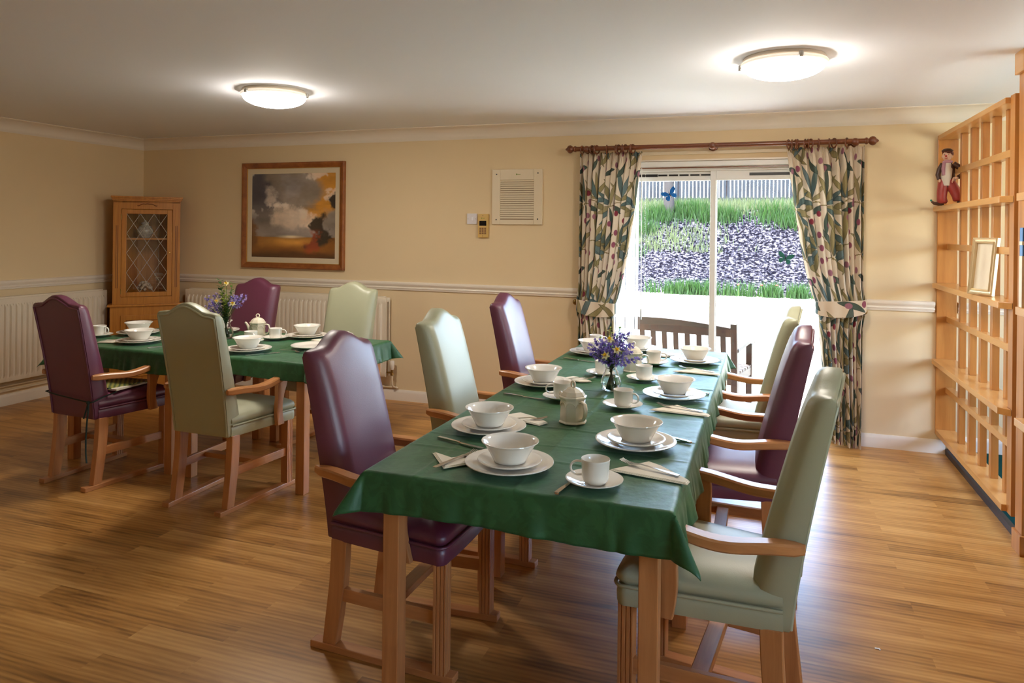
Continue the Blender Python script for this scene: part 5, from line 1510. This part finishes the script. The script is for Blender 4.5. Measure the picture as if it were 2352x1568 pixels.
# butterflies stuck on the door glass
def butterfly(x, z, y, s, rot, mt, label):
    t = thing('butterfly_sticker', label, 'butterfly decoration', (x, y, z)); t.rotation_euler = (0, rot, 0)
    for sx in (-1, 1):
        bm = B(); up = [(0, .004), (.018, .030), (.040, .040), (.052, .036), (.050, .020), (.036, .004), (.004, -.004)]; lo = [(.004, -.002), (.030, -.002), (.040, -.014), (.034, -.032), (.020, -.036), (.006, -.016)]
        for poly in (up, lo): prism(bm, [(sx*u*s, v*s) for u, v in poly], -.002, 0, 'y')
        obj('wing', bm, M[mt], t)
    bm = B(); tube(bm, [(0, -.002, -.030*s), (0, -.003, 0), (0, -.002, .022*s)], [.0015, .004, .0015], 8); obj('body', bm, M['butterfly_body'], t, smooth=60)
butterfly(-.705, 1.805, YB+.0915, 1.15, -.5, 'butterfly', 'bright blue butterfly sticker on the left door pane')
butterfly(.150, 1.322, YB+.0645, 1.1, .25, 'butterfly2', 'patterned teal butterfly sticker on the right door pane')
bm = B(); box(bm, .395, .412, 2.905, 2.913, .0006, .0022); box(bm, .408, .413, 2.900, 2.905, .0006, .003)
tag(obj('litter_scrap', bm, M['scrap']), 'tiny white scrap lying on the wooden floor at right', 'litter')

# ------------------------------------------------------------------ garden
def n2(x, y, s, oct=4):
    return sum(math.sin(x*k*1.7+s*3.1+math.sin(y*k*1.3+s))*math.sin(y*k*1.9+s*1.7+math.sin(x*k*.9))/k**.8 for k in (1, 2.3, 4.9, 9.7)[:oct])/1.8
M['lawn'] = simple('short_lawn', (.46, .47, .36), .95, .1, bump=1, bscale=60, var=.3, vscale=3)
M['slab'] = simple('pale_paving', (.52, .48, .42), .9, .1, bump=.6, bscale=40, var=.15, vscale=4)
def mulch_mat():
    m, nt, b = mat('dark_bark_mulch')
    tc = N(nt, 'ShaderNodeTexCoord'); n = N(nt, 'ShaderNodeTexNoise'); n.inputs['Scale'].default_value = 11; n.inputs['Detail'].default_value = 6; n.inputs['Roughness'].default_value = .75
    nt.links.new(tc.outputs['Object'], n.inputs['Vector'])
    r = N(nt, 'ShaderNodeValToRGB'); e = r.color_ramp.elements
    e[0].position = .44; e[0].color = (.003, .003, .005, 1); e[1].position = .62; e[1].color = (.19, .175, .185, 1)
    x = e.new(.52); x.color = (.020, .019, .026, 1)
    nt.links.new(n.outputs['Fac'], r.inputs[0]); nt.links.new(r.outputs[0], b.inputs['Base Color']); b.inputs['Roughness'].default_value = .9; b.inputs['Specular IOR Level'].default_value = 0
    bp = N(nt, 'ShaderNodeBump'); bp.inputs['Strength'].default_value = 1; bp.inputs['Distance'].default_value = .06
    nt.links.new(n.outputs['Fac'], bp.inputs['Height']); nt.links.new(bp.outputs[0], b.inputs['Normal'])
    return m
M['mulch'] = mulch_mat()
bm = B(); box(bm, -22, 20, YB+1.9, 19.9, -.32, -.12); box(bm, XR+.3, 20, -14, YB+1.9, -.32, -.12); box(bm, -22, XL-.3, -14, YB+1.9, -.32, -.12)
struct('lawn', bm, M['lawn'])
bm = B()
for i in range(14):
    for j in range(3): box(bm, -4.2+i*.6, -4.2+i*.6+.592, YB+.26+j*.55, YB+.26+j*.55+.542, -.2, -.10)
struct('paving', bm, M['slab'])
def bank_z(x, y):
    t = (y-19.6)/5.6
    return -.14 + 2.42*smoothstep(t*.55+.0)/smoothstep(.55) * (1 if t < 1 else 1) if t < 1 else 2.28+.15*(y-25.2)
bm = B(); nx, ny = 150, 90
Vv = [[None]*ny for _ in range(nx)]
for i in range(nx):
    for j in range(ny):
        x = -14+24*i/(nx-1); y = 19.6+9.4*j/(ny-1)
        z = bank_z(x, y) + (.07*n2(x*1.2, y*1.2, 1) + .05*n2(x*4, y*4, 2, 3))*min(1, (y-19.6)/.4)
        Vv[i][j] = bm.verts.new((x, y, z))
for i in range(nx-1):
    for j in range(ny-1): bm.faces.new((Vv[i][j], Vv[i+1][j], Vv[i+1][j+1], Vv[i][j+1]))
struct('bank', bm, M['mulch'], smooth=60)
def grass(name, pts, hmin, hmax, mt, label):
    bm = B()
    for x, y in pts:
        h = random.uniform(hmin, hmax); z = bank_z(x, y)-.02 if y > 19.6 else -.12
        a = random.uniform(0, 6.28); w = random.uniform(.008, .018); lx, ly = random.uniform(-.35, .35)*h, random.uniform(-.35, .35)*h
        dx, dy = w*math.cos(a), w*math.sin(a)
        p = [bm.verts.new(q) for q in ((x-dx, y-dy, z), (x+dx, y+dy, z), (x+dx*.7+lx*.4, y+dy*.7+ly*.4, z+h*.55), (x-dx*.7+lx*.4, y-dy*.7+ly*.4, z+h*.55), (x+lx, y+ly, z+h))]
        bm.faces.new((p[0], p[1], p[2], p[3])); bm.faces.new((p[3], p[2], p[4]))
    o = obj(name, bm, mt)
    return tag(o, label, 'grass', None, 'stuff')
M['grass'] = transl('sunlit_grass', (.014, .048, .003), .45)
M['grass_pale'] = transl('dry_pale_grass', (.075, .095, .035), .45)
U = random.uniform
pts = []
for cx, cy, r, n_ in ((-3.4, 24.8, .5, 500), (-3.8, 24.0, .4, 300), (-2.35, 25.0, .7, 1000), (-1.6, 24.7, .3, 350), (-1.15, 24.7, .35, 450), (.35, 24.9, .8, 450), (1.1, 24.5, .5, 900), (1.6, 24.2, .4, 500), (-4.0, 22.7, .3, 200), (-5, 24.6, .8, 500), (2.6, 24.4, .8, 500)):
    for _ in range(n_): pts.append((random.gauss(cx, r*.6), random.gauss(cy, r*.35)))
grass('bank_grass', pts, .22, .52, M['grass'], 'bright green grass tufts along the top of the garden bank')
pts = [(U(-6, 4), U(24.9, 27.3)) for _ in range(8000)] + [(random.gauss(U(-3.8, -1.6), .5), U(22.9, 24.2)) for _ in range(700)]
grass('pale_grass', pts, .10, .38, M['grass_pale'], 'pale sunlit dry grass at the foot of the garden fence')
pts = []
for cx, cy, r, n_ in ((-2.15, 19.72, .35, 420), (-1.75, 19.7, .25, 420), (-1.35, 19.7, .18, 200), (-.8, 19.75, .3, 160), (-.35, 19.7, .15, 120), (.1, 19.7, .15, 200), (.30, 19.7, .12, 260), (.75, 19.7, .15, 200), (.95, 19.72, .12, 180), (1.35, 19.8, .2, 120), (-2.9, 19.8, .2, 50)):
    for _ in range(n_): pts.append((random.gauss(cx, r*.6), random.gauss(cy, .12)))
grass('border_grass', pts, .10, .50, M['grass'], 'green grassy tufts along the lawn edge below the bank')
for i, (x, y) in enumerate(((-.62, 19.62), (-.05, 19.66), (.32, 19.7))):
    f = thing('red_flower', 'small red flower in the border at lawn edge, %s from left' % ordinal(i), 'flower', (x, y, -.12), 0, 'red flowers in the border')
    bm = B(); tube(bm, [(0, 0, 0), (.01, 0, .15), (.0, 0, .30)], .006, 5); obj('stem', bm, M['stem'], f)
    bm = B(); sphere(bm, (0, 0, .31), .035, 8, 6, (1, 1, .6)); obj('petals', bm, M['redpaint'], f)
# tree trunk
bm = B(); tr = thing('tree', 'pale tree trunk by the fence behind blue butterfly sticker', 'tree', (-3.08, 25.0, 2.15))
tube(bm, [(0, 0, -.2), (0, 0, .1), (-.01, 0, .8), (.02, 0, 2.2), (-.04, .1, 3.4)], [.25, .19, .165, .15, .13], 14)
obj('trunk', bm, simple('grey_bark', (.035, .031, .029), .9, .1, bump=.8, bscale=12, var=.2, vscale=5), tr, smooth=60)
bm = B()
for k in range(260):
    an = random.uniform(0, 6.28); r = random.uniform(.2, 1.8); p = Vector((r*math.cos(an), r*math.sin(an), random.uniform(2.9, 4.6)))
    u = Vector((random.uniform(-1, 1), random.uniform(-1, 1), random.uniform(-.5, .5))).normalized()*.16; w = u.orthogonal().normalized()*.06
    bm.faces.new([bm.verts.new(q) for q in (p, p+u*.5+w, p+u, p+u*.5-w)])
obj('leaves', bm, M['leaf'], tr)
# fence: vertical boards
fe = thing('fence', 'tall grey vertical board fence along the top of the garden', 'fence', (0, 27.6, 2.5))
bm = B(); x = -9
while x < 7.5:
    w = .105; box(bm, x, x+w, 0, .02, -.1, 1.9+random.uniform(-.02, .02)); x += w+.030
obj('boards', bm, wood('weathered_fence_board', (.022, .026, .030), (.007, .008, .011), 1.0, (8, 8, 1.2), 1), fe)
for z in (.3, 1.0, 1.65): obj('rail', boxb(-9, 7.5, .02, .07, z-.04, z+.04), M['bench'], fe)
for x in np.arange(-8.5, 7.5, 1.8): obj('post', boxb(x-.05, x+.05, .07, .17, -.2, 1.85), M['bench'], fe)

# garden bench just outside the door, seen from behind
def bench():
    t = thing('garden_bench', 'weathered dark wooden garden bench outside seen from behind', 'bench', (-.225, 6.46, -.10), math.radians(-13))
    # local: x runs to the left end (negative), +y = the way the seat faces
    L = 1.35; w = M['bench']
    for x in (0, -L):
        bm = B(); prism(bm, [(-.03, 0), (.03, 0), (.03, .40), (-.02, .83), (-.035, .845), (-.065, .83), (-.03, .40)], x-.027, x+.027, 'x'); obj('back_post', bm, w, t, bevel=.004)
        obj('leg', boxb(x-.027, x+.027, .46, .515, 0, .60), w, t, bevel=.004)
        bm = B(); rows = [[(x-.035, y, z), (x+.035, y, z), (x+.035, y, z+.03), (x-.035, y, z+.03)] for y, z in ((-.02, .585), (.15, .60), (.35, .615), (.50, .615), (.56, .60))]
        loft(bm, rows); bmesh.ops.recalc_face_normals(bm, faces=bm.faces[:]); obj('armrest', bm, w, t, bevel=.004)
        obj('side_rail', boxb(x-.02, x+.02, .03, .47, .32, .39), w, t, bevel=.003)
    bm = B(); rows = []
    for i in range(13):
        x = -L+.027+(L-.054)*i/12; q = math.sin(PI*i/12)
        rows.append([(x, -.055, .715), (x, -.020, .715), (x, -.020, .795+.045*q), (x, -.055, .795+.045*q)])
    loft(bm, rows); bmesh.ops.recalc_face_normals(bm, faces=bm.faces[:]); obj('top_rail', bm, w, t, bevel=.004)
    obj('lower_rail', boxb(-L+.027, -.027, -.02, .015, .43, .49), w, t, bevel=.003)
    n = 12
    for i in range(n):
        x = -L+.095+(L-.19)*i/(n-1)
        bm = B(); bar(bm, (x, -.002, .46), (x, -.038, .735), .046, .016, (0, 1, 0)); obj('back_slat', bm, w, t, bevel=.002)
    for i in range(6): obj('seat_slat', boxb(-L-.02, .02, .02+i*.083, .02+i*.083+.066, .39, .412), w, t, bevel=.003)
    obj('rear_rail', boxb(-L+.027, -.027, -.02, .02, .30, .39), w, t, bevel=.003)
    obj('front_rail', boxb(-L+.027, -.027, .465, .505, .30, .39), w, t, bevel=.003)
bench()

# ------------------------------------------------------------------ light, world, camera
W_ = bpy.data.worlds.new('sky'); S.world = W_; W_.use_nodes = True
nt = W_.node_tree; bg = nt.nodes['Background']
sky = nt.nodes.new('ShaderNodeTexSky'); sky.sky_type = 'NISHITA'; sky.sun_disc = False
sky.sun_elevation = math.radians(55); sky.sun_rotation = math.radians(200); sky.air_density = 1.0; sky.dust_density = 1.5
nt.links.new(sky.outputs[0], bg.inputs['Color']); bg.inputs['Strength'].default_value = SKY
sun = bpy.data.lights.new('sun', 'SUN'); sun.energy = SUN; sun.angle = .01; sun.color = (1, .95, .86)
so = bpy.data.objects.new('sun', sun); C.objects.link(so)
d = Vector((-.30, .42, .86)).normalized()     # towards the sun, high behind the bank
so.rotation_euler = d.to_track_quat('Z', 'Y').to_euler(); so.location = (-3, 12, 10)
pl = bpy.data.lights.new('door_portal', 'AREA'); pl.shape = 'RECTANGLE'; pl.size = 1.8; pl.size_y = 1.95; pl.cycles.is_portal = True
po = bpy.data.objects.new('door_portal', pl); C.objects.link(po); po.location = (-.37, YB+.2, 1.0); po.rotation_euler = (-PI/2, 0, 0)
for nm_, x_, h_, sg in [('window_portal', XR+.12, h, 1) for h in ADDED_WIN_R]:
    l_ = bpy.data.lights.new(nm_, 'AREA'); l_.shape = 'RECTANGLE'; l_.size = h_[3]-h_[2]; l_.size_y = h_[1]-h_[0]; l_.cycles.is_portal = True
    q_ = bpy.data.objects.new(nm_, l_); C.objects.link(q_); q_.location = (x_, (h_[0]+h_[1])/2, (h_[2]+h_[3])/2); q_.rotation_euler = (0, sg*PI/2, 0)
cam = bpy.data.cameras.new('camera'); co = bpy.data.objects.new('camera', cam); C.objects.link(co)
cam.sensor_width = 36; cam.sensor_fit = 'HORIZONTAL'; cam.lens = 1651.7/2352*36
cam.shift_y = (531.8-784)/2352; cam.clip_start = .05; cam.clip_end = 200
co.matrix_world = Matrix.Translation((0, 0, 1.5)) @ Matrix.Rotation(.3373, 4, 'Z') @ Matrix.Rotation(PI/2, 4, 'X') @ Matrix.Rotation(.0108, 4, 'Z')
S.camera = co
S.view_settings.view_transform = 'Standard'; S.view_settings.look = 'None'; S.view_settings.gamma = 1; S.view_settings.use_curve_mapping = False
S.view_settings.exposure = EXPO
S.cycles.max_bounces = 10; S.cycles.diffuse_bounces = 5; S.cycles.glossy_bounces = 4; S.cycles.transmission_bounces = 8; S.cycles.transparent_max_bounces = 12
S.cycles.sample_clamp_indirect = 8; S.cycles.caustics_reflective = False; S.cycles.caustics_refractive = False
S.cycles.use_denoising = True
